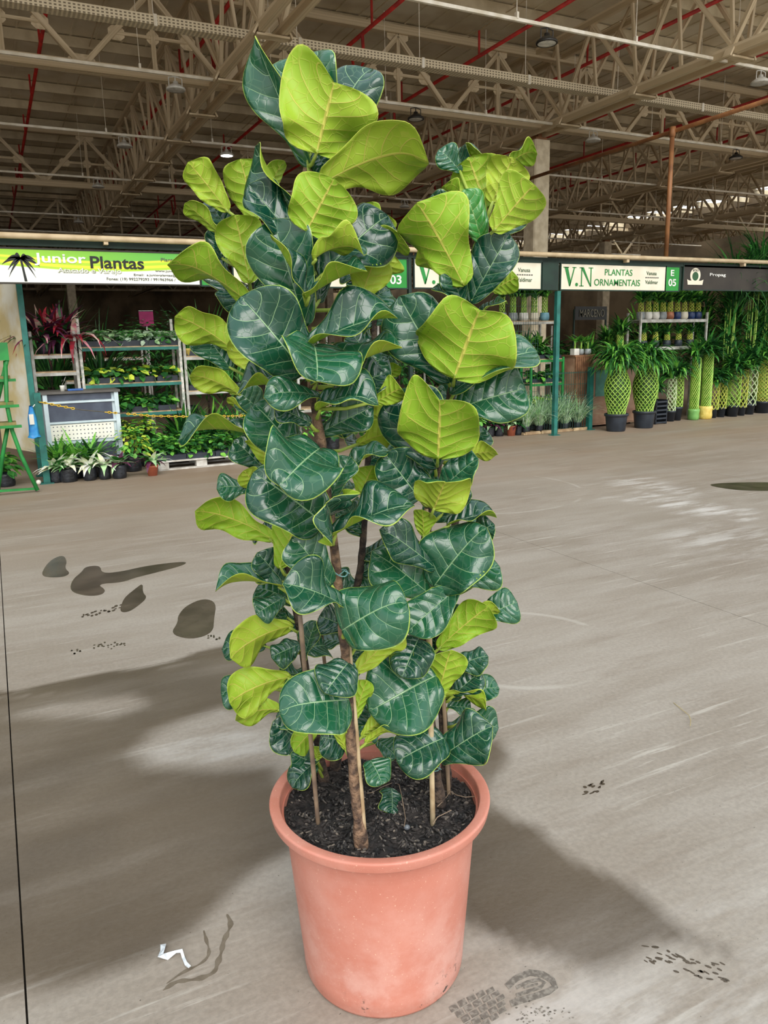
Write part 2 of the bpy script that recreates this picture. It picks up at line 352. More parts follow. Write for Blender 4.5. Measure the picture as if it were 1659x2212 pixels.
def squiggle(pts, w_, label):
    mb = MB(); P = [at_z(x, y, 0) for x, y in pts]
    for _ in range(2): P = [P[0]] + [q for i in range(len(P) - 1) for q in (P[i].lerp(P[i + 1], .25), P[i].lerp(P[i + 1], .75))] + [P[-1]]
    for k in range(2):
        q = [p + Vector((0, 0, .0002 * (k + 1))) for p in P]
    L = [];
    for i, p in enumerate(P):
        t = (P[min(i + 1, len(P) - 1)] - P[max(i - 1, 0)]).normalized(); nv = Vector((-t.y, t.x, 0)) * (w_ * (.45 + .4 * abs(math.sin(i * .37)) + .25 * math.sin(i * 1.3)) * min(1, i / 5 + .15) * min(1, (len(P) - 1 - i) / 5 + .15) / 2); L.append((p + nv, p - nv))
    for i in range(len(P) - 1):
        q = [L[i][1], L[i + 1][1], L[i + 1][0], L[i][0]]; mb.prism([(a.x, a.y) for a in q], .0003, .0011)
    return tag(mb.build('water_smear', M_DAMP2), label, 'puddle', 'wet patches on the concrete')
m, n, b, o = nodes('damp_smear'); M_DAMP2 = m
gp = N(n, 'ShaderNodeNewGeometry'); n.links.new(MIXC(n, SMOOTH(n, NOISE(n, 40, 3, gp.outputs['Position']), .3, .7), srgb(120, 110, 96), srgb(104, 94, 80)), b.inputs['Base Color']); b.inputs['Roughness'].default_value = .4
squiggle([(490, 1975), (500, 1995), (492, 2015), (482, 2035), (478, 2060), (470, 2080), (465, 2100), (440, 2112), (410, 2118), (380, 2120), (352, 2140)], .016, 'winding damp smear left of the pot base')
squiggle([(440, 2010), (445, 2030), (452, 2050), (450, 2068), (430, 2085), (395, 2100), (360, 2125)], .010, 'thin damp smear beside the white plastic scrap')
# white scrap of plastic film
M_SCRAP = pm('white_plastic_film', srgb(238, 242, 245), srgb(215, 222, 228), 30, .35)
mb = MB(); pts = [(353, 2042), (352, 2052), (347, 2066), (362, 2068), (380, 2058), (392, 2056), (396, 2070), (402, 2084), (410, 2091)]; L = []
for i, (x, y) in enumerate(pts):
    p = at_z(x, y, .002 + .006 * (i % 3)); t = (at_z(*pts[min(i + 1, 8)], 0) - at_z(*pts[max(i - 1, 0)], 0)).normalized(); nv = Vector((-t.y, t.x, .5 if i % 2 else -.2)).normalized() * (.0075 if i < 4 else .0035)
    L.append((p + nv + Vector((0, 0, .004)), p - nv + Vector((0, 0, .001))))
for i in range(8):
    a0, b0, a1, b1 = L[i][0], L[i][1], L[i + 1][0], L[i + 1][1]; up = Vector((0, 0, .0012))
    mb.add([a0, b0, b1, a1, a0 + up, b0 + up, b1 + up, a1 + up], [(0, 1, 2, 3), (7, 6, 5, 4), (0, 4, 5, 1), (1, 5, 6, 2), (2, 6, 7, 3), (3, 7, 4, 0)])
tag(mb.build('plastic_scrap', M_SCRAP), 'crumpled white strip of plastic film lying on the damp floor', 'scrap')
mb = MB(); mb.tube([at_z(x, y, .002 + .003 * k) for k, (x, y) in enumerate([(1455, 1518), (1470, 1530), (1488, 1545), (1492, 1555), (1491, 1568)])], .0012, 5)
tag(mb.build('dry_twig', pm('dry_straw', srgb(190, 170, 110), None, 20, .8)), 'short dry straw lying alone on the pale floor', 'twig')
# ================================================================== POTTED FIDDLE LEAF FIG
POT = CAMP + _R0 * -.027 + _F0 * 1.697; POT.z = 0
m, n, b, o = nodes('terracotta_plastic'); M_POT = m
t = N(n, 'ShaderNodeTexCoord'); ob_ = t.outputs['Object']; sx = N(n, 'ShaderNodeSeparateXYZ'); n.links.new(ob_, sx.inputs[0])
c = MIXC(n, SMOOTH(n, NOISE(n, 5, 4, ob_), .3, .7), srgb(208, 136, 118), srgb(198, 124, 106))
dust = MATH(n, 'MULTIPLY', SMOOTH(n, NOISE(n, 7, 5, ob_, .65), .36, .68), SMOOTH(n, sx.outputs['Z'], .05, .40, .8, .25))
c = MIXC(n, dust, c, srgb(222, 172, 160))
spk = SMOOTH(n, NOISE(n, 160, 2, ob_, .7), .66, .72); c = MIXC(n, MATH(n, 'MULTIPLY', spk, .5), c, srgb(240, 205, 180))
low = MATH(n, 'MULTIPLY', SMOOTH(n, sx.outputs['Z'], .015, .11, 1, 0), SMOOTH(n, NOISE(n, 26, 5, ob_, .75), .56, .62))
low = MATH(n, 'MULTIPLY', low, SMOOTH(n, NOISE(n, 5, 2, ob_), .42, .55)); c = MIXC(n, low, c, srgb(70, 64, 58))
n.links.new(c, b.inputs['Base Color']); b.inputs['Roughness'].default_value = .42; b.inputs['Specular IOR Level'].default_value = .4
bp = N(n, 'ShaderNodeBump'); bp.inputs['Strength'].default_value = .08; bp.inputs['Distance'].default_value = .004; n.links.new(NOISE(n, 120, 3, ob_), bp.inputs['Height']); n.links.new(bp.outputs[0], b.inputs['Normal'])
FIG = thing('potted_fiddle_leaf_fig', 'tall fiddle leaf fig with many stems in a large terracotta pot', 'potted plant', tuple(POT))
mb = MB(); mb.lathe([(.0, .004), (.182, .004), (.188, 0), (.196, .003), (.2005, .012), (.2015, .024), (.2025, .026), (.2035, .05), (.2115, .15), (.2202, .26), (.2275, .352), (.2305, .390), (.2309, .3955), (.2317, .3975), (.2321, .400), (.2330, .412), (.2352, .442)], 96)
mb.build('pot_body', M_POT, FIG, True)
mb = MB(); mb.lathe([(.2352, .4405), (.250, .4395), (.2615, .4395), (.2635, .4398), (.2648, .4412), (.2655, .4435), (.2688, .4605), (.2688, .4632), (.2676, .4652), (.2652, .4662), (.2625, .4664), (.2465, .4652), (.2445, .4642), (.2432, .4620), (.2415, .450), (.236, .43), (.232, .40), (.227, .36), (.22, .30), (.2, .29), (0, .29)], 96)
mb.build('pot_rim', M_POT, FIG, True)
# soil: crumbly bark mix
SOIL_Z = .428
M_SOIL = pm('bark_soil', srgb(44, 38, 36), srgb(18, 16, 17), 40, .8, bump=.8, bscale=90)
M_CHIP = pm('bark_chips', srgb(74, 68, 66), srgb(28, 26, 28), 30, .6, spec=.5)
mb = MB(); rs = random.Random(11); K = 26; NA = 72
def soil_h(x, y): return SOIL_Z + .007 * math.sin(x * 34 + 1) * math.cos(y * 29) + .005 * math.sin(x * 71 + y * 53) + .006 * math.cos((x - y) * 18)
for k in range(K + 1):
    for a in range(NA):
        r = .2345 * k / K; x, y = r * math.cos(2 * math.pi * a / NA), r * math.sin(2 * math.pi * a / NA); mb.v.append((x, y, soil_h(x, y) + rs.uniform(-.0035, .0035)))
for k in range(K):
    for a in range(NA): mb.face((k * NA + a, (k + 1) * NA + a, (k + 1) * NA + (a + 1) % NA, k * NA + (a + 1) % NA))
SOIL = mb.build('soil', M_SOIL, FIG, True); SOIL['kind'] = 'stuff'
mb = MB()
for i in range(3000):
    r = .228 * math.sqrt(rs.random()); a = rs.uniform(0, 6.283); x, y = r * math.cos(a), r * math.sin(a); z = soil_h(x, y) + rs.uniform(.000, .005)
    l, w_, h_ = rs.uniform(.004, .013) * (1 if rs.random() < .9 else 1.5), rs.uniform(.002, .005), rs.uniform(.001, .004)
    mb.bar((x - l / 2 * math.cos(a * 7), y - l / 2 * math.sin(a * 7), z + rs.uniform(-.003, .003)), (x + l / 2 * math.cos(a * 7), y + l / 2 * math.sin(a * 7), z + rs.uniform(-.003, .003)), w_, h_)
mb.m = [0 if ((i // 6) % 9) else 1 for i in range(len(mb.f))]; CH = mb.build('bark_chips', [M_CHIP, pm('pale_chips', srgb(140, 128, 116), srgb(92, 86, 82), 30, .7)], FIG); CH['kind'] = 'stuff'
M_ROOT = pm('dry_root', srgb(150, 128, 108), None, 30, .8)
def local(p): return p - POT
for pts in ([(788, 1714), (805, 1712), (825, 1700), (850, 1690), (862, 1695), (867, 1715), (872, 1745), (876, 1768), (873, 1785)], [(972, 1708), (985, 1717), (1005, 1722), (1030, 1720), (1037, 1702), (1045, 1682)], [(972, 1710), (960, 1728), (945, 1742)], [(935, 1780), (945, 1765), (975, 1750)]):
    mb = MB(); mb.tube([local(at_z(x, y, SOIL_Z + .010 + .006 * (k % 3))) for k, (x, y) in enumerate(pts)], .0011, 5); mb.build('dry_root', M_ROOT, FIG)
mb = MB(); mb.lathe([(0, -.007), (.006, -.004), (.008, 0), (.006, .004), (0, .007)], 14); q = mb.build('pebble', pm('grey_pebble', srgb(110, 115, 122), None, 30, .3), FIG, True); q.location = local(at_z(879, 1787, SOIL_Z + .008))

# bark and stakes
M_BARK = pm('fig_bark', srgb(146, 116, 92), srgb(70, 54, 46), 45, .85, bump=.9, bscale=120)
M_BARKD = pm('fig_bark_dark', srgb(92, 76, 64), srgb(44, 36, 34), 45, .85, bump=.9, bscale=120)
M_CANE = pm('bamboo_cane', srgb(206, 186, 150), srgb(168, 142, 108), 18, .55)
M_CANED = pm('weathered_cane', srgb(150, 128, 104), srgb(110, 92, 78), 18, .6)
M_TIE = pm('blue_green_tie', srgb(120, 170, 172), None, 30, .4)
STEMS = {
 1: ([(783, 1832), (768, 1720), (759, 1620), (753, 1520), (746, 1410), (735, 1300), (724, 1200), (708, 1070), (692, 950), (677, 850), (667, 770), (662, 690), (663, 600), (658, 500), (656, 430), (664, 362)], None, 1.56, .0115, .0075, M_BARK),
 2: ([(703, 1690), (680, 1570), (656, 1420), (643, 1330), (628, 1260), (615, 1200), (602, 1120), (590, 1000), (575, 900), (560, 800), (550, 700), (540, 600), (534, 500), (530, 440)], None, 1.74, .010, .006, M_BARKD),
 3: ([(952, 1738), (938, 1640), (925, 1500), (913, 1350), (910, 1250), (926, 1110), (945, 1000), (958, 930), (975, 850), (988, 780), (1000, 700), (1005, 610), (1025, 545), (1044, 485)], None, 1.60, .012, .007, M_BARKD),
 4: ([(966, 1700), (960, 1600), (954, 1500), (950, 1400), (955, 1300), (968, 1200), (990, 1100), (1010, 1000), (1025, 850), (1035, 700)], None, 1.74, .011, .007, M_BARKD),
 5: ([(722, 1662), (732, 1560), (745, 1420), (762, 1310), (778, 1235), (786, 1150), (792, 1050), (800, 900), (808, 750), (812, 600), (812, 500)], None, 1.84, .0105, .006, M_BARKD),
}
STEM_OBJ = {}; STEM_PTS = {}
for k, (pts, d0, d1, r0, r1, mt) in STEMS.items():
    b0 = at_z(*pts[0], SOIL_Z); d0 = b0.dot(_F0); P = []
    for (x, y) in pts:
        tt = (pts[0][1] - y) / (pts[0][1] - pts[-1][1]); P.append(at_depth(x, y, d0 + (d1 - d0) * tt))
    P[0].z = SOIL_Z - .02
    STEM_PTS[k] = (pts, P, d0, d1)
    Q = []; rsn = random.Random(k)
    for i in range(len(P) - 1):
        for j in range(5): Q.append(P[i].lerp(P[i + 1], j / 5))
    Q.append(P[-1]); mb = MB(); L_ = len(Q)
    mb.tube([local(q) for q in Q], [(r0 + (r1 - r0) * i / L_) * (1 + rsn.uniform(-.1, .14)) * (1.35 if i < 3 else 1) for i in range(L_)], 12)
    STEM_OBJ[k] = mb.build('stem', mt, FIG, True)
def stem_at(k, y):
    pts, P, d0, d1 = STEM_PTS[k]
    for i in range(len(pts) - 1):
        if pts[i][1] >= y >= pts[i + 1][1]:
            return P[i].lerp(P[i + 1], (pts[i][1] - y) / (pts[i][1] - pts[i + 1][1]))
    return P[0].copy() if y > pts[0][1] else P[-1].copy()
for (a, c_, d, r, mt) in [((791, 1833), (754, 1395), .02, .0052, M_CANE), ((935, 1775), (922, 1098), .015, .0062, M_CANE), ((688, 1782), (648, 1330), .0, .0052, M_CANED), ((728, 1655), (690, 1335), .0, .0048, M_CANED), ((970, 1712), (958, 1500), .0, .005, M_CANED)]:
    p0 = at_z(*a, SOIL_Z); p1 = at_depth(*c_, p0.dot(_F0) + d); p0.z -= .02; mb = MB()
    q = [p0.lerp(p1, i / 10) for i in range(11)]; mb.tube([local(x) for x in q], [r * (1.0 if i % 3 else 1.1) for i in range(11)], 10); mb.build('stake', mt, FIG, True)
for (x, y, k, rx) in [(733, 1238, 1, .017), (748, 1442, 1, .020), (924, 1185, 3, .019), (932, 1655, 3, .02)]:
    c0 = stem_at(k, y) - _F0 * .004; c0 = at_depth(x, y, c0.dot(_F0)); mb = MB()
    mb.tube([local(c0 + _R0 * (rx * math.cos(a)) + _F0 * (rx * math.sin(a)) + _Z * (.004 * math.sin(2 * a))) for a in np.linspace(0, 6.28, 17)], .0013, 5)
    for s in (-1, 1): mb.tube([local(c0 - _F0 * rx), local(c0 - _F0 * (rx + .006) + _R0 * s * .012 + _Z * .012), local(c0 - _F0 * (rx + .002) + _R0 * s * .022 + _Z * .004 * s)], .0012, 5)
    mb.build('plant_tie', M_TIE, FIG)

# ---------- leaf materials
def leaf_mat(name, cA, cB, vein, edge, rough, trans, vein_w, under, tcol):
    m, n, b, o = nodes(name)
    uvn = N(n, 'ShaderNodeUVMap'); uvn.uv_map = 'leaf'; s = N(n, 'ShaderNodeSeparateXYZ'); n.links.new(uvn.outputs[0], s.inputs[0])
    u = s.outputs['X']; y = MATH(n, 'MULTIPLY', MATH(n, 'SUBTRACT', s.outputs['Y'], .5), 2.0); ay = MATH(n, 'ABSOLUTE', y)
    oi = N(n, 'ShaderNodeObjectInfo'); rn = oi.outputs['Random']
    tcn = N(n, 'ShaderNodeTexCoord'); wob = NOISE(n, 14, 2, tcn.outputs['Object'])
    # side veins leave the midrib and curve towards the tip
    p = MATH(n, 'MULTIPLY', MATH(n, 'SUBTRACT', u, MATH(n, 'MULTIPLY', MATH(n, 'POWER', ay, 1.35), .22)), 5.6)
    p = MATH(n, 'ADD', p, MATH(n, 'ADD', MATH(n, 'MULTIPLY', wob, .35), MATH(n, 'MULTIPLY', MATH(n, 'GREATER_THAN', y, 0.0), .33)))
    fr = MATH(n, 'ABSOLUTE', MATH(n, 'SUBTRACT', MATH(n, 'FRACT', p), .5))
    side = MATH(n, 'MULTIPLY', SMOOTH(n, fr, vein_w * .45, vein_w * 1.1, 1, 0), SMOOTH(n, ay, .72, .93, 1, 0))
    mid = SMOOTH(n, MATH(n, 'ADD', ay, MATH(n, 'MULTIPLY', u, .012)), .016 if not under else .028, .036 if not under else .055, 1, 0)
    vo = N(n, 'ShaderNodeTexVoronoi', feature='DISTANCE_TO_EDGE'); vo.inputs['Scale'].default_value = 44; n.links.new(tcn.outputs['Object'], vo.inputs['Vector'])
    net = SMOOTH(n, vo.outputs['Distance'], .0, .05, .14 if not under else .34, 0)
    v = MATH(n, 'MAXIMUM', MATH(n, 'MAXIMUM', side, mid), net, True)
    base = MIXC(n, SMOOTH(n, MATH(n, 'ADD', MATH(n, 'MULTIPLY', rn, .6), MATH(n, 'MULTIPLY', NOISE(n, 9, 3, tcn.outputs['Object']), .4)), .2, .8), cA, cB)
    # blade is a little paler where it thins out towards the rim
    base = MIXC(n, MATH(n, 'MULTIPLY', v, .9 if under else .72), base, vein)
    base = MIXC(n, SMOOTH(n, ay, .968, .992), base, edge)
    n.links.new(base, b.inputs['Base Color'])
    n.links.new(MATH(n, 'ADD', rough, MATH(n, 'MULTIPLY', NOISE(n, 25, 3, tcn.outputs['Object']), .16)), b.inputs['Roughness']); b.inputs['Specular IOR Level'].default_value = .85 if not under else .4
    quilt = MATH(n, 'SINE', MATH(n, 'MULTIPLY', fr, 3.14159)); h = MATH(n, 'SUBTRACT', MATH(n, 'MULTIPLY', quilt, 1.0), MATH(n, 'MULTIPLY', v, .6))
    h = MATH(n, 'ADD', h, MATH(n, 'MULTIPLY', NOISE(n, 40, 2, tcn.outputs['Object']), .5))
    if under: h = MATH(n, 'MULTIPLY', h, -1.0)
    bp = N(n, 'ShaderNodeBump'); bp.inputs['Strength'].default_value = .55; bp.inputs['Distance'].default_value = .004; n.links.new(h, bp.inputs['Height']); n.links.new(bp.outputs[0], b.inputs['Normal'])
    tr = N(n, 'ShaderNodeBsdfTranslucent'); n.links.new(MIXC(n, .5, base, tcol), tr.inputs['Color']); mx = N(n, 'ShaderNodeMixShader'); mx.inputs[0].default_value = trans
    n.links.new(b.outputs[0], mx.inputs[1]); n.links.new(tr.outputs[0], mx.inputs[2]); n.links.new(mx.outputs[0], o.inputs[0])
    return m
M_TOP = leaf_mat('fig_leaf_upper', srgb(14, 66, 50), srgb(30, 92, 62), srgb(166, 204, 152), srgb(176, 208, 96), .13, .10, .026, False, srgb(110, 180, 40))
M_UND = leaf_mat('fig_leaf_underside', srgb(166, 210, 58), srgb(200, 226, 74), srgb(236, 226, 110), srgb(224, 236, 104), .36, .36, .036, True, srgb(190, 225, 60))
M_TOPY = leaf_mat('fig_leaf_upper_young', srgb(46, 122, 54), srgb(66, 146, 64), srgb(190, 215, 130), srgb(196, 216, 96), .12, .16, .028, False, srgb(140, 205, 50))
M_PET = pm('fig_petiole', srgb(170, 190, 80), srgb(140, 160, 60), 25, .5)
PROF = [(0, .05), (.02, .20), (.07, .34), (.16, .45), (.28, .56), (.40, .70), (.52, .86), (.63, .97), (.72, 1.0), (.80, .955), (.87, .80), (.92, .57), (.955, .33), (.98, .14), (1, .012)]
PROFB = [(0, .10), (.02, .34), (.07, .55), (.16, .74), (.28, .90), (.40, .98), (.52, 1.0), (.63, .985), (.72, .93), (.80, .83), (.87, .68), (.93, .48), (.97, .28), (.99, .13), (1, .02)]

LN, LM = 26, 14
def leaf(stem, bx, by, tx, ty, w, roll=20, dd=0.0, bend=.12, fold=26, dz=0.0, wide=0, young=0, twist=0, petiole=True, lab=None, lobe=None, ruf_=1.0, side=None):
    w *= 1.10; sp = stem_at(stem, by); d = sp.dot(_F0) - dz
    B_ = at_depth(bx, by, d); T_ = at_depth(tx, ty, d - dd)
    ax = T_ - B_; L = ax.length; a = ax / L
    view = (CAMP - (B_ + T_) * .5).normalized(); n0 = (view - a * view.dot(a)).normalized(); s0 = a.cross(n0).normalized()
    ref = s0 if (abs(s0.z) > .25 and s0.z > 0) or (abs(s0.z) <= .25 and s0.dot(_R0) > 0) else -s0
    px_m = (B_ - CAMP).dot(_F) / F_PX; hw = w * px_m / 2
    lr = random.Random(int(bx * 7 + by * 13 + tx)); ph = lr.uniform(0, 6.28); ph2 = lr.uniform(0, 6.28); amp = hw * lr.uniform(.22, .46) * ruf_; k1 = lr.uniform(.8, 1.7); curl = lr.uniform(.1, .55); twist += lr.uniform(-26, 26); lobe = lr.uniform(0, .22) if lobe is None else lobe; ph3 = lr.uniform(0, 6.28); side_w = lr.uniform(-.25, .25) if side is None else side
    asym = lr.uniform(-.06, .06); prof = PROFB if wide else PROF; wv = [q[1] for q in prof]; pu_ = [q[0] for q in prof]
    tv, bv = [], []
    for i in range(LN + 1):
        u = i / LN; u2 = u ** .92 if False else u
        wd = hw * float(np.interp(u, pu_, wv)); r = R_(roll + twist * (u - .3)); nn = n0 * math.cos(r) + ref * math.sin(r); ss = nn.cross(a).normalized()
        arch = bend * L * (4 * u * (1 - u) * .6 + .0)
        hook = -bend * L * .55 * max(0, u - .72) ** 2 / .0784
        c_ = B_ + a * (L * u) + nn * (arch + hook)
        fo = R_(fold) * (1 - .35 * u)
        for j in range(LM + 1):
            y = -1 + 2 * j / LM; ay = abs(y); cu = wd * ay * (1 + .09 * ay * math.sin(7.5 * u + (ph2 if y > 0 else ph3)))
            lift = cu * math.sin(fo) * (.55 + .45 * ay) - wd * curl * max(0, ay - .5) ** 2 / .25 * (.75 + .25 * math.sin(ph3 + u * 4))
            ruf = amp * (ay ** 1.8) * math.sin(6.283 * k1 * u + (ph if y > 0 else ph2)) * min(1, 3 * u) * (wd / max(hw, 1e-6)) + .018 * hw * math.sin(19 * u + 5 * y + ph3) * ay
            sl = min(1, max(0, (u - .45) / .45)); sl = sl * sl * (3 - 2 * sl); back = -a * (wd * .16 * ay * ay)        # veins sweep: rim lags behind the midrib a little
            p = c_ + ss * (math.copysign(cu * math.cos(fo), y) * (1 + math.copysign(asym, y))) + nn * (lift + ruf) + back * (1 - u) + a * (lobe * wd * ay ** 1.4 * sl * (1 + (side_w if y > 0 else -side_w)))
            tv.append(local(p + nn * .0006)); bv.append(local(p - nn * .0006))
    nv = len(tv); mb = MB(); mb.v = [tuple(p) for p in tv] + [tuple(p) for p in bv]; W_ = LM + 1
    for i in range(LN):
        for j in range(LM):
            q = (i * W_ + j, i * W_ + j + 1, (i + 1) * W_ + j + 1, (i + 1) * W_ + j)
            mb.face(q[::-1], 0); mb.face(tuple(nv + t for t in q), 1)
    rim = [j for j in range(W_)] + [i * W_ + LM for i in range(1, LN + 1)] + [LN * W_ + j for j in range(LM - 1, -1, -1)] + [i * W_ for i in range(LN - 1, 0, -1)]
    for i in range(len(rim)): mb.face((rim[i], rim[(i + 1) % len(rim)], nv + rim[(i + 1) % len(rim)], nv + rim[i]), 1)
    nleaf = len(mb.v)
    if petiole:
        q0 = stem_at(stem, by + 16); dist = (q0 - B_).length
        if dist < .16:
            mid = (q0 + B_) * .5 - _Z * .006
            mb.tube([local(q0), local(mid), local(B_ + a * (L * .06))], [.0042, .0038, .003], 7, 2)
    else: pass
    me = mb.mesh('leaf', [M_TOPY if young else M_TOP, M_UND, M_PET])
    uvl = me.uv_layers.new(name='leaf'); li = np.zeros(len(me.loops), dtype=np.int32); me.loops.foreach_get('vertex_index', li)
    U = np.zeros((len(mb.v), 2)); ij = np.arange(nv); uu = (ij // W_) / LN; yy = (ij % W_) / LM
    U[:nv, 0] = uu; U[:nv, 1] = yy; U[nv:2 * nv, 0] = uu; U[nv:2 * nv, 1] = yy; U[2 * nv:, 1] = .5
    uvl.data.foreach_set('uv', U[li].ravel().astype(np.float32))
    me.polygons.foreach_set('use_smooth', [True] * len(me.polygons)); me.update()
    ob = link('leaf', me, STEM_OBJ[stem])
    if lab: ob['label'] = lab
    return ob
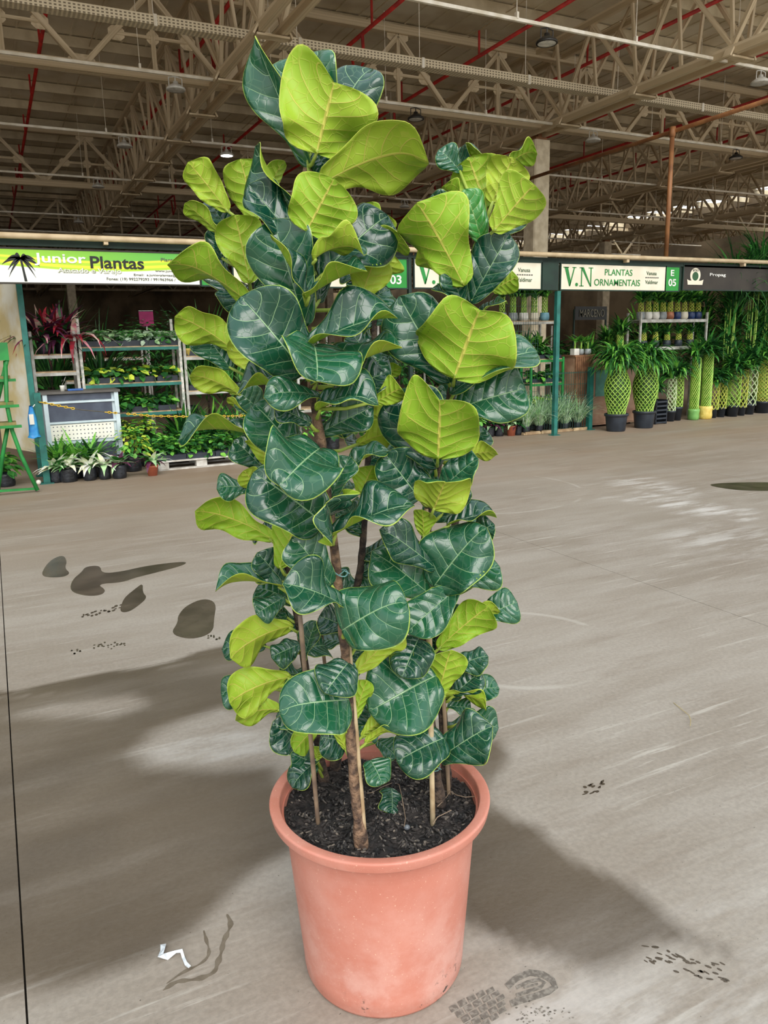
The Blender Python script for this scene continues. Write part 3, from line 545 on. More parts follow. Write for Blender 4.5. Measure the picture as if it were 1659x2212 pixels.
# ---------- every leaf read from the plant: stem, foot x y, tip x y, breadth, roll (0 = upper side seen, 180 = underside), reach towards the viewer, arch, fold, depth offset
LEAVES = [
 # --- top of the tall front stem
 (1, 672, 362, 549, 78, 105, -42, .00, .02, 34, .01), (1, 672, 345, 655, 112, 165, -10, -.03, .06, 24, -.03),
 (1, 684, 332, 722, 178, 208, 172, .03, .03, 32, .05, 1, dict(lobe=.55, side=-.62)), (1, 692, 322, 800, 140, 130, 20, -.05, .10, 26, -.05),
 (1, 692, 398, 921, 330, 165, 150, .02, .22, 22, .05), (1, 680, 330, 716, 378, 70, 10, .03, .1, 20, -.02),
 (1, 668, 492, 548, 318, 130, -52, -.02, .04, 40, .0), (1, 662, 500, 722, 386, 140, 175, .02, .06, 24, .06, 1),
 (1, 671, 562, 536, 398, 95, 35, .0, .02, 36, .02), (1, 676, 562, 786, 538, 105, 118, .03, .25, 36, .06),
 (1, 690, 598, 838, 462, 155, 22, -.02, .08, 26, .0), (1, 690, 580, 812, 500, 80, 60, -.02, .1, 30, -.06),
 (1, 780, 545, 886, 528, 75, 140, .02, .25, 24, -.02), (1, 662, 705, 588, 472, 135, -8, .02, .04, 24, .02),
 (1, 660, 642, 586, 506, 80, 70, .05, .02, 44, .06), (1, 660, 645, 790, 580, 125, 84, .04, .08, 46, .06),
 (1, 775, 655, 815, 545, 85, 170, .0, .05, 22, -.05), (1, 690, 655, 700, 535, 60, 25, -.04, .05, 22, -.06),
 (1, 655, 470, 700, 585, 70, 10, -.02, .05, 24, -.05),
 # --- middle of the front stem
 (1, 658, 806, 520, 640, 150, 10, .02, .10, 22, .05, 1), (1, 678, 745, 686, 820, 165, 26, .11, .06, 32, .05, 1),
 (1, 665, 748, 856, 680, 140, 60, .02, .08, 50, .05), (1, 672, 832, 866, 746, 155, 58, .03, .05, 50, .04),
 (1, 715, 835, 838, 770, 105, 25, -.02, .08, 22, -.04), (1, 720, 862, 832, 805, 90, 22, -.01, .12, 24, -.01),
 (1, 684, 888, 812, 862, 130, 62, .04, .22, 50, .07), (1, 692, 936, 806, 878, 80, 15, .0, .08, 22, -.01),
 (1, 812, 868, 868, 838, 62, 165, .02, .1, 20, .0), (1, 640, 838, 512, 842, 105, 58, .02, .14, 48, .01),
 (1, 694, 858, 572, 852, 78, 48, .05, .14, 34, .06), (1, 672, 915, 594, 880, 62, 30, .02, .08, 28, .05),
 (1, 668, 1012, 548, 870, 120, 12, -.01, .08, 22, .0), (1, 692, 968, 606, 1046, 165, 24, .11, .08, 30, .06, 1),
 (1, 700, 1132, 548, 1020, 140, 14, .02, .10, 20, .04, 1), (1, 712, 1116, 706, 1090, 140, 50, .10, .04, 46, .05, 1, dict(lobe=.4)),
 (1, 712, 1078, 757, 986, 62, 20, .0, .06, 26, .0), (1, 715, 1160, 892, 1086, 145, 60, .02, .08, 50, .06),
 (1, 740, 1030, 838, 968, 78, 60, .0, .15, 38, -.06), (1, 778, 1068, 806, 1005, 75, 170, .0, .05, 22, -.10),
 (1, 770, 960, 846, 935, 62, 150, .0, .12, 24, -.12), (1, 735, 695, 842, 622, 85, 28, -.03, .1, 24, -.08),
 (1, 820, 822, 866, 792, 34, 140, .0, .1, 28, -.06), (1, 815, 820, 840, 768, 50, 20, .0, .1, 22, -.09),
 (1, 716, 1264, 634, 1160, 92, 12, .03, .10, 22, .04), (1, 740, 1308, 614, 1258, 122, 42, .05, .10, 42, .06),
 (1, 738, 1362, 872, 1296, 140, 14, .04, .16, 16, .05, 1), (1, 768, 1452, 868, 1358, 70, 160, -.02, .06, 26, -.02),
 (1, 752, 1432, 702, 1497, 92, 14, .06, .06, 24, .05, 1), (1, 754, 1512, 606, 1532, 140, 16, .06, .14, 18, .06, 1),
 (1, 764, 1558, 792, 1468, 46, 165, -.01, .05, 28, -.01), (1, 748, 1622, 716, 1558, 42, 150, .01, .05, 30, .0),
 (1, 748, 1602, 692, 1592, 84, 16, .0, .08, 20, -.03, 1), (1, 788, 1606, 856, 1576, 48, 130, .03, .2, 36, -.02),
 (1, 780, 1592, 832, 1550, 40, 165, .0, .1, 24, -.03), (1, 772, 1400, 760, 1330, 50, 160, .0, .05, 26, -.03),
 # --- left stem, behind
 (2, 492, 458, 407, 350, 74, 162, .02, .06, 22, .02), (2, 480, 512, 400, 438, 52, 130, .02, .05, 34, .03),
 (2, 496, 500, 446, 432, 66, 20, .0, .06, 22, -.01), (2, 550, 476, 520, 344, 98, 175, .0, .05, 20, .02), (2, 578, 420, 612, 346, 40, 150, .0, .1, 22, -.03),
 (2, 480, 562, 464, 492, 44, 15, .0, .05, 20, .0), (2, 540, 612, 508, 464, 96, 178, .02, .06, 20, .06),
 (2, 545, 662, 368, 560, 118, 128, .04, .14, 34, .08), (2, 512, 640, 400, 534, 80, 20, -.03, .1, 24, -.02),
 (2, 506, 758, 380, 680, 88, 150, .03, .14, 24, .04), (2, 498, 798, 438, 714, 76, 12, -.01, .06, 20, .0),
 (2, 562, 806, 505, 724, 86, 170, .02, .05, 22, .05), (2, 518, 852, 411, 808, 68, 140, .02, .14, 28, .05),
 (2, 568, 892, 516, 846, 66, 12, .02, .06, 22, .03), (2, 548, 915, 492, 858, 34, 120, .02, .04, 34, .05),
 (2, 562, 946, 384, 940, 125, 76, .02, .16, 54, .04), (2, 575, 1018, 506, 950, 66, 14, .02, .06, 22, .04),
 (2, 578, 1002, 556, 942, 62, 172, .03, .05, 20, .06), (2, 546, 1052, 468, 1054, 62, 25, .02, .1, 24, .03),
 (2, 566, 1064, 526, 1016, 54, 165, .02, .05, 22, .05), (2, 592, 1168, 423, 1098, 84, 152, .03, .20, 22, .04, 0, 0, 20),
 (2, 602, 1228, 642, 1126, 84, 176, .03, .04, 20, .05), (2, 612, 1258, 556, 1194, 70, 12, .02, .06, 22, .02),
 (2, 610, 1268, 466, 1266, 110, 58, .03, .16, 48, .04), (2, 614, 1290, 553, 1326, 62, 16, .04, .06, 24, .03),
 (2, 634, 1352, 496, 1416, 100, 140, .04, .18, 26, .05), (2, 575, 1395, 478, 1400, 62, 10, .0, .1, 22, -.01),
 (2, 648, 1392, 586, 1420, 66, 22, .03, .06, 24, .03), (2, 656, 1428, 682, 1342, 48, 35, .03, .04, 34, .05),
 (2, 630, 1462, 494, 1514, 98, 150, .05, .18, 26, .05), (2, 560, 1480, 476, 1496, 74, 12, .0, .1, 22, -.02),
 (2, 606, 1532, 507, 1550, 72, 140, .04, .14, 26, .05), (2, 655, 1602, 590, 1560, 84, 14, .02, .08, 18, .02, 1),
 (2, 692, 1560, 634, 1624, 50, 162, .05, .08, 24, .07), (2, 688, 1655, 630, 1628, 64, 20, .04, .08, 20, .04, 1),
 (2, 688, 1640, 630, 1700, 62, 40, .05, .1, 34, .06), (2, 684, 1640, 690, 1612, 34, 165, .03, .05, 20, .07),
 (2, 620, 1330, 560, 1350, 56, 30, .0, .1, 24, .0),
 # --- right stem, front
 (3, 996, 372, 948, 322, 54, 20, .0, .1, 24, -.02), (3, 1010, 380, 982, 322, 60, -10, -.03, .08, 22, -.05),
 (3, 1048, 352, 1006, 308, 34, 120, .0, .06, 30, -.05), (3, 1098, 356, 1157, 326, 66, 140, .0, .22, 22, -.03),
 (3, 1052, 450, 1012, 340, 135, 178, .0, .06, 20, -.01, 1), (3, 1062, 440, 1108, 340, 92, 168, .02, .06, 22, .02),
 (3, 1066, 500, 1154, 398, 110, 168, .03, .06, 24, .06), (3, 1000, 446, 956, 402, 54, 140, .0, .12, 26, .01),
 (3, 1042, 524, 1004, 408, 76, 10, .02, .06, 24, .03, 0, 1), (3, 1003, 618, 902, 436, 150, 165, .04, .05, 26, .08),
 (3, 985, 480, 922, 430, 66, 15, -.02, .06, 22, .02), (3, 978, 565, 928, 466, 56, 160, .0, .05, 22, .01),
 (3, 1016, 655, 1100, 504, 95, 10, .02, .06, 22, .03), (3, 1064, 530, 1134, 432, 66, 15, -.02, .06, 22, -.02),
 (3, 978, 606, 904, 540, 66, 150, .0, .12, 28, .03), (3, 1000, 665, 970, 570, 56, 12, .03, .05, 22, .05),
 (3, 1064, 628, 1118, 598, 58, 160, .0, .1, 20, -.02), (3, 1000, 664, 934, 622, 60, 70, .02, .1, 40, .03),
 (3, 1036, 682, 1094, 650, 58, 70, .0, .2, 38, .0), (3, 980, 818, 1036, 668, 205, 176, .05, .06, 26, .09, 1, dict(lobe=.32)),
 (3, 972, 826, 862, 640, 140, -8, .01, .05, 28, .04), (3, 972, 852, 1158, 752, 145, 42, .0, .10, 44, .03),
 (3, 988, 884, 1136, 838, 130, 20, .01, .10, 26, .02), (3, 968, 830, 1040, 770, 60, 35, -.02, .05, 26, .0),
 (3, 946, 992, 950, 862, 175, 174, .05, .05, 28, .09, 1, dict(lobe=.62, side=-.5)), (3, 944, 1012, 862, 842, 140, 4, .01, .06, 24, .04),
 (3, 940, 1050, 880, 930, 90, 8, .0, .05, 20, .01), (3, 906, 1078, 832, 980, 108, 12, .02, .06, 22, .03, 1),
 (3, 1008, 984, 1076, 978, 52, 140, .01, .14, 26, .02), (3, 956, 1054, 1032, 990, 88, 22, .03, .06, 30, .05),
 (3, 936, 1102, 962, 1040, 125, 172, .06, .03, 40, .09, 1, dict(lobe=.6)), (3, 955, 1112, 1008, 1046, 60, 12, .01, .06, 22, .03),
 (3, 965, 1136, 1072, 1112, 86, 58, .0, .12, 48, .02), (3, 1008, 1168, 1068, 1132, 66, 30, .0, .10, 24, .0),
 (3, 936, 1268, 1046, 1138, 130, 14, .03, .10, 20, .05, 1), (3, 988, 1262, 1079, 1222, 84, 20, .0, .10, 22, .01),
 (3, 942, 1228, 824, 1142, 84, 22, .04, .08, 24, .05), (3, 948, 1302, 806, 1190, 112, 20, .02, .08, 26, .03),
 (3, 988, 1272, 878, 1366, 100, 12, .05, .08, 24, .06), (3, 946, 1402, 1056, 1308, 84, 158, .02, .08, 24, .02),
 (3, 1040, 1336, 1117, 1300, 76, 18, .0, .14, 22, -.02), (3, 1002, 1330, 1080, 1318, 40, 140, .0, .1, 26, .0),
 (3, 942, 1460, 798, 1536, 160, 12, .06, .10, 18, .06, 1), (3, 904, 1380, 868, 1462, 92, 10, .06, .06, 22, .06, 1),
 (3, 926, 1388, 902, 1438, 46, 165, .03, .05, 24, .06), (3, 946, 1502, 974, 1402, 86, 172, .03, .05, 28, .05),
 (3, 960, 1594, 858, 1644, 104, 18, .05, .10, 24, .05, 1), (3, 948, 1640, 1060, 1568, 108, 16, .04, .10, 20, .04),
 (3, 900, 1255, 905, 1190, 55, 20, .0, .05, 22, .02), (3, 915, 1160, 912, 1100, 50, 160, .02, .05, 20, .03),
 # --- right stem, behind
 (4, 982, 1442, 1054, 1416, 66, 20, .0, .12, 22, .05), (4, 980, 1502, 1038, 1450, 64, 14, .0, .08, 22, .05),
 (4, 1006, 1492, 1079, 1486, 58, 22, .0, .1, 22, .03), (4, 955, 1502, 1052, 1524, 52, 120, .02, .22, 34, .06),
 (4, 966, 1526, 1018, 1530, 40, 30, .0, .1, 22, .02), (4, 1000, 1556, 1078, 1572, 66, 18, .0, .1, 22, .04),
 (4, 880, 1652, 940, 1664, 46, 30, .0, .1, 22, -.02), (4, 945, 1360, 1010, 1330, 70, 20, .0, .1, 22, -.02),
 (4, 1030, 760, 1090, 720, 70, 25, -.02, .1, 24, -.02), (4, 1000, 980, 1048, 925, 62, 20, .0, .1, 22, .0),
 (4, 970, 1180, 1040, 1165, 60, 60, .0, .12, 30, .0), (4, 1020, 850, 1075, 880, 60, 130, .0, .1, 26, .0),
 # --- stem at the back
 (5, 812, 600, 845, 545, 70, 165, .0, .06, 20, .02), (5, 812, 540, 832, 462, 56, 160, .0, .1, 22, .0), (5, 812, 500, 790, 440, 50, 150, -.02, .1, 24, -.02),
 (5, 808, 700, 850, 640, 76, 20, .0, .08, 22, .0), (5, 800, 780, 760, 720, 70, 30, .0, .08, 22, .0), (5, 800, 900, 858, 880, 70, 160, .0, .1, 24, .0),
 (5, 795, 1000, 850, 960, 70, 20, .0, .1, 22, .0), (5, 790, 1100, 840, 1070, 74, 15, .0, .08, 22, .0), (5, 786, 1150, 745, 1090, 66, 20, .0, .08, 22, .0),
 (5, 780, 1240, 845, 1200, 70, 20, .0, .08, 22, .0), (5, 770, 1300, 712, 1240, 76, 20, .0, .08, 22, .0), (5, 756, 1360, 690, 1330, 70, 30, .0, .08, 22, .0),
 (5, 750, 1420, 820, 1395, 66, 20, .0, .1, 22, .0), (5, 740, 1500, 690, 1450, 66, 20, .0, .1, 22, .0), (5, 735, 1560, 800, 1520, 70, 20, .0, .1, 22, .0),
 (5, 815, 1600, 858, 1636, 50, 20, .04, .1, 22, .02), (5, 760, 1580, 820, 1580, 60, 30, .0, .1, 22, .02), (5, 780, 1330, 850, 1350, 60, 40, .0, .1, 22, .0),
]
for row in LEAVES:
    kw = row[-1] if isinstance(row[-1], dict) else {}; leaf(*[q for q in row if not isinstance(q, dict)], **kw)
# two low leaves hanging over the soil
leaf(1, 800, 1642, 826, 1694, 62, 25, .04, .1, 12, -.02, 1, petiole=False); leaf(5, 846, 1702, 846, 1758, 52, 30, .05, .06, 8, .16, 1, petiole=False)
# shaded leaves deeper inside the crown
fr_ = random.Random(21)
for k, ys in ((2, range(520, 1600, 52)), (4, range(760, 1640, 58)), (5, range(560, 1600, 46))):
    for y in ys:
        p = stem_at(k, y); v_ = p - CAMP; zc = v_.dot(_F); sxp = 829.5 + F_PX * v_.dot(_Rr) / zc
        side = fr_.choice((-1, 1)); ln = fr_.uniform(50, 85)
        lim = (470, 1060) if y > 700 else (440, 860)
        if not lim[0] < sxp + side * ln < lim[1]: side = -side
        leaf(k, sxp, y, sxp + side * ln, y - fr_.uniform(-10, 60), fr_.uniform(62, 92), fr_.uniform(0, 60), fr_.uniform(-.04, .02), .1, 24, -.01)
# ================================================================== HALL: roof, trusses, pipes, columns
M_STEEL = pm('painted_steel_beige', srgb(218, 200, 168), srgb(190, 170, 136), 3, .6, bump=.05)
M_DECK = pm('roof_deck_grey', srgb(232, 222, 198), srgb(212, 198, 168), 1.2, .55)
M_PURL = pm('purlin_paint', srgb(224, 210, 180), srgb(196, 180, 148), 2, .55)
M_RED = pm('red_sprinkler_pipe', srgb(186, 40, 32), srgb(150, 32, 28), 4, .45)
M_COND = pm('galvanised_conduit', srgb(246, 240, 226), srgb(222, 212, 190), 4, .45)
M_COPPER = pm('rusty_brown_pipe', srgb(164, 112, 70), srgb(130, 86, 54), 4, .5)
M_CONC = pm('concrete_column', srgb(232, 218, 190), srgb(208, 192, 162), 5, .85, bump=.2)
M_LAMP = pm('white_lamp_housing', srgb(214, 212, 204), srgb(190, 188, 180), 8, .4)
M_BLK = pm('black_lamp_housing', srgb(40, 38, 36), None, 8, .4)
ROOF_Y0, ROOF_Y1, RX0, RX1 = 7.0, 74.0, -34.0, 62.0
ZB, ZM, ZT, ZP, ZD = 6.08, 6.66, 7.34, 7.62, 7.84
ceiling = struct('ceiling', 'sheet metal roof on purlins above the market hall')
# deck with standing ribs; an open daylight strip runs across near X 31 and along the far side
def deck(x0, x1, y0, y1):
    mb = MB(); n_ = int((x1 - x0) / .5)
    mb.box(((x0 + x1) / 2, (y0 + y1) / 2, ZD + .03), (x1 - x0, y1 - y0, .05))
    mb.build('deck_sheet', M_DECK, ceiling)
    mr = MB()
    for i in range(n_):
        x = x0 + (i + .5) * (x1 - x0) / n_; mr.box((x, (y0 + y1) / 2, ZD - .006), (.035, y1 - y0, .022))
    q = mr.build('deck_ribs', M_DECK, ceiling); q['kind'] = 'stuff'
for x0, x1 in ((RX0, 31.0), (32.6, 44.0), (45.2, RX1)):
    deck(x0, x1, ROOF_Y0, ROOF_Y1)
pl = MB(); hw_ = .03
for a, b_ in (((0, .1), (1, -.1)),): pass
def c_section(x0, x1):
    q = MB(); L = x1 - x0
    q.box((0, 0, 0), (L, .012, .20)); q.box((0, .03, .095), (L, .06, .012)); q.box((0, .03, -.095), (L, .06, .012)); q.box((0, .058, -.085), (L, .008, .022)); return q.mesh('purlin', M_PURL)
PUR = c_section(RX0, RX1); y = ROOF_Y0 + .1
while y < 62:
    link('purlin', PUR, ceiling, ((RX0 + RX1) / 2, y, ZP + .1)); y += 1.6
# sag rods between purlins
SR = MB().bar((0, 0, 0), (0, 62 - ROOF_Y0, 0), .016, .016).mesh('sag_rod', M_STEEL)
for x in np.arange(-4.8, 40, 2.33): link('sag_rod', SR, ceiling, (float(x) + .4, ROOF_Y0, ZP + .05))

# unit bar shared by all individual members
UB = MB().box((0, 0, .5), (1, 1, 1)).mesh('member', M_STEEL)
def member(name, a, b_, w, h, parent, mesh=UB):
    a, b_ = Vector(a), Vector(b_); d = b_ - a; o_ = link(name, mesh, parent); o_.location = a
    o_.rotation_mode = 'QUATERNION'; q = d.to_track_quat('Z', 'Y'); o_.rotation_quaternion = q; o_.scale = (w, h, d.length); return o_
PLATE = MB().prism([(-.5, -.25), (-.25, -.5), (.25, -.5), (.5, -.25), (.5, .25), (.25, .5), (-.25, .5), (-.5, .25)], -.5, .5).mesh('gusset_plate', M_STEEL)
def plate(x, y, z, w, h, parent, name='gusset_plate'):
    o_ = link(name, PLATE, parent); o_.location = (x, y, z); o_.rotation_euler = (R_(90), 0, 0); o_.scale = (w, h, .02); return o_
def cross_truss(y, near, label):
    t_ = struct('roof_truss', label, (0, y, 0)); t_['category'] = 'truss'
    del t_['category']
    x0, x1 = (-5.07 if near else -28.4), (20.6 if near else 55)
    if near: member('bottom_chord', (-30, -.05, ZB), (58, -.05, ZB), .07, .16, t_); member('bottom_chord', (-30, .05, ZB), (58, .05, ZB), .07, .16, t_); member('top_chord', (-30, 0, ZT + .1), (58, 0, ZT + .1), .14, .14, t_)
    far = MB(); P = 2.335; k0 = int((-28.4 - 1.92) / P); xs = [1.92 + k * P for k in range(-13, 24)]
    for xb in xs:
        segs = [((xb, ZB), (xb - P / 2, ZT), .085), ((xb, ZB), (xb + P / 2, ZT), .085), ((xb + P / 2, ZB), (xb + P / 2, ZT), .07), ((xb + .58, ZM), (xb + P - .58, ZM), .05), ((xb, ZT + .1), (xb + .29, (ZM + ZB) / 2 + .3), .03)]
        ind = near and -6 < xb < 19
        for (a, b_, w) in segs[:4]:
            if ind: member('web_member', (a[0], 0, a[1]), (b_[0], 0, b_[1]), w, w, t_)
            else: far.bar((a[0], 0, a[1]), (b_[0], 0, b_[1]), w, w)
        if ind:
            plate(xb, 0, ZB + .06, .42, .26, t_); plate(xb + .58, 0, ZM, .26, .22, t_); plate(xb - .58, 0, ZM, .26, .22, t_); plate(xb + P / 2, 0, ZM, .2, .2, t_); plate(xb + P / 2, 0, ZT + .02, .46, .28, t_)
    if not near: far.bar((-30, 0, ZB), (58, 0, ZB), .16, .16); far.bar((-30, 0, ZT + .1), (58, 0, ZT + .1), .14, .14)
    q = far.build('web_members', M_STEEL, t_); q['kind'] = 'stuff'
cross_truss(14.5, True, 'cross truss over the stalls, its chord meeting the concrete column')
cross_truss(24.3, True, 'second cross truss farther into the hall')
for i, y in enumerate((34.1, 43.9, 53.7, 63.5)): cross_truss(y, False, ['third', 'fourth', 'fifth', 'sixth'][i] + ' cross truss deep in the hall')
FOOT = MB(); FOOT.box((0, 0, 0), (.5, .16, .03)); FOOT.box((-.26, 0, .06), (.03, .16, .15), 0, 0, .5); FOOT.box((.26, 0, .06), (.03, .16, .15), 0, 0, -.5)
FOOTM = FOOT.mesh('chord_bracket', M_STEEL)
def long_truss(x, near, label):
    t_ = struct('girder_truss', label, (x, 0, 0)); far = MB(); y0, y1 = ROOF_Y0 + .2, 70
    for s in (-1, 1):
        member('bottom_chord', (s * .17, y0, ZB - .06), (s * .17, y1, ZB - .06), .10, .14, t_); member('top_chord', (s * .34, y0, ZT + .14), (s * .34, y1, ZT + .14), .09, .12, t_)
    st = 1.05; k = 0; y = y0 + .3
    while y < y1 - st:
        ind = near and y < 27
        for s in (-1, 1):
            za, zb = (ZB, ZT + .1) if k % 2 == 0 else (ZT + .1, ZB); xa, xb = (s * .17, s * .34) if k % 2 == 0 else (s * .34, s * .17)
            for A, B2, w in (((xa, y, za), (xb, y + st, zb), .065), ((s * .17, y, ZB), (s * .34, y, ZT + .1), .05)):
                if ind: member('lacing_bar', A, B2, w, w, t_)
                else: far.bar(A, B2, w, w)
        A, B2 = (-.34, y, ZT + .1), (.34, y + st, ZT + .1)
        if ind: member('lacing_bar', A, B2, .045, .045, t_)
        else: far.bar(A, B2, .045, .045)
        if k % 2 == 0 and y < 45: o_ = link('chord_bracket', FOOTM, t_, (0, y, ZB - .16))
        y += st; k += 1
    q = far.build('lacing', M_STEEL, t_); q['kind'] = 'stuff'
long_truss(4.2, True, 'long girder truss over the left stall, running deep into the hall')
long_truss(11.4, True, 'long girder truss over the concrete column, running deep into the hall')
for x, lb in ((-3.0, 'long girder truss outside the left edge'), (18.6, 'long girder truss beyond the bamboo stall'), (25.8, 'far long girder truss before the daylight strip'), (38, 'farthest long girder truss past the daylight strip')): long_truss(x, False, lb)
# concrete columns on the girder line
def column(x, y, lab):
    mb = MB(); s = .21; ch = .03
    mb.prism([(-s + ch, -s), (s - ch, -s), (s, -s + ch), (s, s - ch), (s - ch, s), (-s + ch, s), (-s, s - ch), (-s, -s + ch)], 0, ZB - .2)
    o_ = struct('column', lab, (x, y, 0)); mb.build('column_shaft', M_CONC, o_)
    mb = MB(); mb.box((0, 0, ZB - .17), (.3, .3, .06)); mb.box((0, 0, ZB - .12), (.16, .26, .1)); mb.build('bearing_plate', M_COPPER, o_)
column(11.5, 14.95, 'square concrete column rising behind the fig'); 
for (x, y, lb) in ((11.5, 34.2, 'dim concrete column deep under the second sign'), (25.8, 28.4, 'concrete column far beyond the bamboo stall'), (18.6, 44, 'small distant concrete column'), (4.2, 44, 'distant concrete column in the dark behind the left stall')): column(x, y, lb)
# pipes and conduits: straight runs hung from the roof
def run(name, pts, r, mt, label, cat, group, n_=8):
    mb = MB(); mb.tube(pts, r, n_); o_ = mb.build(name, mt, None, True); return tag(o_, label, cat, group)
for i, (y, z) in enumerate(((9.95, 6.0), (14.05, 6.0), (18.15, 6.0), (22.7, 6.0), (28.9, 6.0), (33.0, 6.0), (38.5, 6.0))):
    t_ = thing('lighting_conduit', ['nearest white lighting conduit crossing the upper corner', 'white lighting conduit in front of the first cross truss', 'white lighting conduit carrying the lit lamp', 'fourth white lighting conduit, before the second truss', 'fifth white lighting conduit above the first stall sign', 'sixth lighting conduit in the dark depth', 'last visible lighting conduit far back'][i], 'conduit', (0, y, z), 0, 'lighting conduits')
    MB().bar((-30, 0, 0), (58, 0, 0), .045, .045).build('rail', M_COND, t_)
    for x in np.arange(-4, 30, 2.25):
        if y < 30: MB().box((x, 0, .05), (.035, .06, .09)).build('clamp', M_COND, t_); MB().bar((x, 0, .08), (x, 0, 1.55), .008, .008).build('hanger_wire', M_COND, t_)
m, n, b, o = nodes('perforated_tray'); M_TRAY = m
g_ = N(n, 'ShaderNodeNewGeometry'); s_ = N(n, 'ShaderNodeSeparateXYZ'); n.links.new(g_.outputs['Position'], s_.inputs[0])
hx = MATH(n, 'LESS_THAN', MATH(n, 'FRACT', MATH(n, 'MULTIPLY', s_.outputs['X'], 16.0)), .55); hz = MATH(n, 'LESS_THAN', MATH(n, 'FRACT', MATH(n, 'MULTIPLY', MATH(n, 'ADD', s_.outputs['Z'], s_.outputs['Y']), 24.0)), .5)
n.links.new(MIXC(n, MATH(n, 'MULTIPLY', hx, hz), srgb(226, 212, 182), srgb(130, 116, 92)), b.inputs['Base Color']); b.inputs['Roughness'].default_value = .5
t_ = thing('cable_tray', 'long perforated cable tray crossing behind the top leaves of the fig', 'cable tray', (0, 12.75, 6.2))
mb = MB(); mb.box((14, 0, 0), (88, .22, .012)); mb.box((14, -.11, .06), (88, .010, .13)); mb.box((14, .11, .06), (88, .010, .13)); mb.build('tray_channel', M_TRAY, t_)
for x in np.arange(-4, 24, 2.25): MB().bar((x, 0, 0), (x, 0, 1.4), .010, .010).build('hanger_wire', M_COND, t_); MB().box((x, -.12, .05), (.05, .03, .16)).build('bracket', M_COND, t_)
NM = ['far left', 'left', 'left of centre', 'centre', 'right of centre', 'right', 'far right', 'outermost right']
for i, x in enumerate((1.5, 4.15, 6.67, 9.24, 11.52, 14.4, 17.0, 19.6)):
    t_ = thing('sprinkler_pipe', f'red sprinkler pipe under the roof, number {i + 1} counting from the left' if False else ['red sprinkler pipe nearest the left edge of the roof', 'red sprinkler pipe alongside the left girder truss', 'red sprinkler pipe passing over the top of the fig', 'red sprinkler pipe left of the black lamp', 'red sprinkler pipe alongside the column girder', 'red sprinkler pipe past the column girder', 'red sprinkler pipe in the upper right corner', 'red sprinkler pipe outermost to the right'][i], 'pipe', (x, 0, 7.0), 0, 'red sprinkler pipes')
    mb = MB(); mb.tube([(0, ROOF_Y0 + .4, 0), (0, 60, 0)], .035, 8); mb.build('pipe_run', M_RED, t_, True)
    for y in np.arange(10.2 + .5 * (i % 2), 34, 3.2):
        mb = MB(); mb.tube([(0, y, 0), (0, y, .45)], .022, 6); mb.build('riser', M_RED, t_)
        if int(y * 3 + i) % 3 == 0: mb = MB(); mb.tube([(0, y + .4, 0), (.02, y + .4, -.45), (.0, y + .75, -.62), (0, y + .9, -.1)], .03, 6); mb.build('drop_pipe', M_RED, t_)
t_ = thing('brown_water_pipe', 'rusty brown pipe from the column towards the upper right with a hanging drop', 'pipe', (10.9, 0, 5.0))
mb = MB(); mb.tube([(0, 6.2, 0), (.1, 14.75, 0)], .035, 10); mb.build('pipe_run', M_COPPER, t_, True)
mb = MB(); mb.tube([(.0, 10.45, 0), (.0, 10.45, -2.12)], .04, 10); mb.build('drop_pipe', M_COPPER, t_, True)
mb = MB(); mb.tube([(.0, 10.45, .06), (.0, 10.45, -.1)], .052, 10); mb.build('tee_fitting', M_COPPER, t_, True)
# high bay lamps
m, n, b, o = nodes('lamp_glass_lit'); M_LIT = m; b.inputs['Emission Color'].default_value = (1, .96, .9, 1); b.inputs['Emission Strength'].default_value = 6; b.inputs['Base Color'].default_value = (1, 1, 1, 1)
M_GLS = pm('lamp_glass', srgb(228, 226, 218), None, 10, .25)
def lamp(x, y, z, kind, label):
    t_ = thing('high_bay_lamp', label, 'lamp', (x, y, z + .058), 0, 'high bay lamps'); t_.scale = (.78, .78, .78); hm = M_BLK if kind == 'black' else M_LAMP
    mb = MB(); mb.lathe([(0, .16), (.05, .155), (.06, .10), (.10, .09), (.19, .03), (.205, .0), (.20, -.02), (.17, -.02)], 24); mb.build('housing', hm, t_, True)
    mb = MB(); mb.lathe([(.185, -.016), (.12, -.024), (0, -.028)], 24); mb.build('lens', M_LIT if kind == 'lit' else M_GLS, t_, True)
    mb = MB(); mb.tube([(0, 0, .15), (0, 0, .262)], .012, 6); mb.tube([(-.14, 0, .05), (-.14, 0, .22), (0, 0, .25), (.14, 0, .22), (.14, 0, .05)], .012, 6); mb.build('hanger', hm, t_)
    if kind == 'lit':
        l = bpy.data.lights.new('lamp_light', 'SPOT'); l.energy = 60; l.spot_size = R_(130); l.shadow_soft_size = .15; lo = link('lamp_light', l, t_, (0, 0, -.05))
lamp(3.31, 14.05, 5.72, 'white', 'high bay lamp above the top of the fig, by the first cross truss'); lamp(3.1, 18.15, 5.72, 'white', 'unlit high bay lamp left of the lit one')
lamp(5.31, 18.15, 5.72, 'lit', 'glowing high bay lamp left of the fig'); lamp(3.11, 22.7, 5.72, 'white', 'small high bay lamp third row back over the left stall'); lamp(3.22, 28.9, 5.72, 'white', 'tiny high bay lamp just above the first sign')
lamp(7.79, 9.95, 5.72, 'black', 'black high bay lamp hanging high above the column'); lamp(12.37, 9.95, 5.72, 'white', 'white high bay lamp at the upper right edge'); lamp(7.89, 14.05, 5.72, 'black', 'black high bay lamp just right of the top fig leaves')
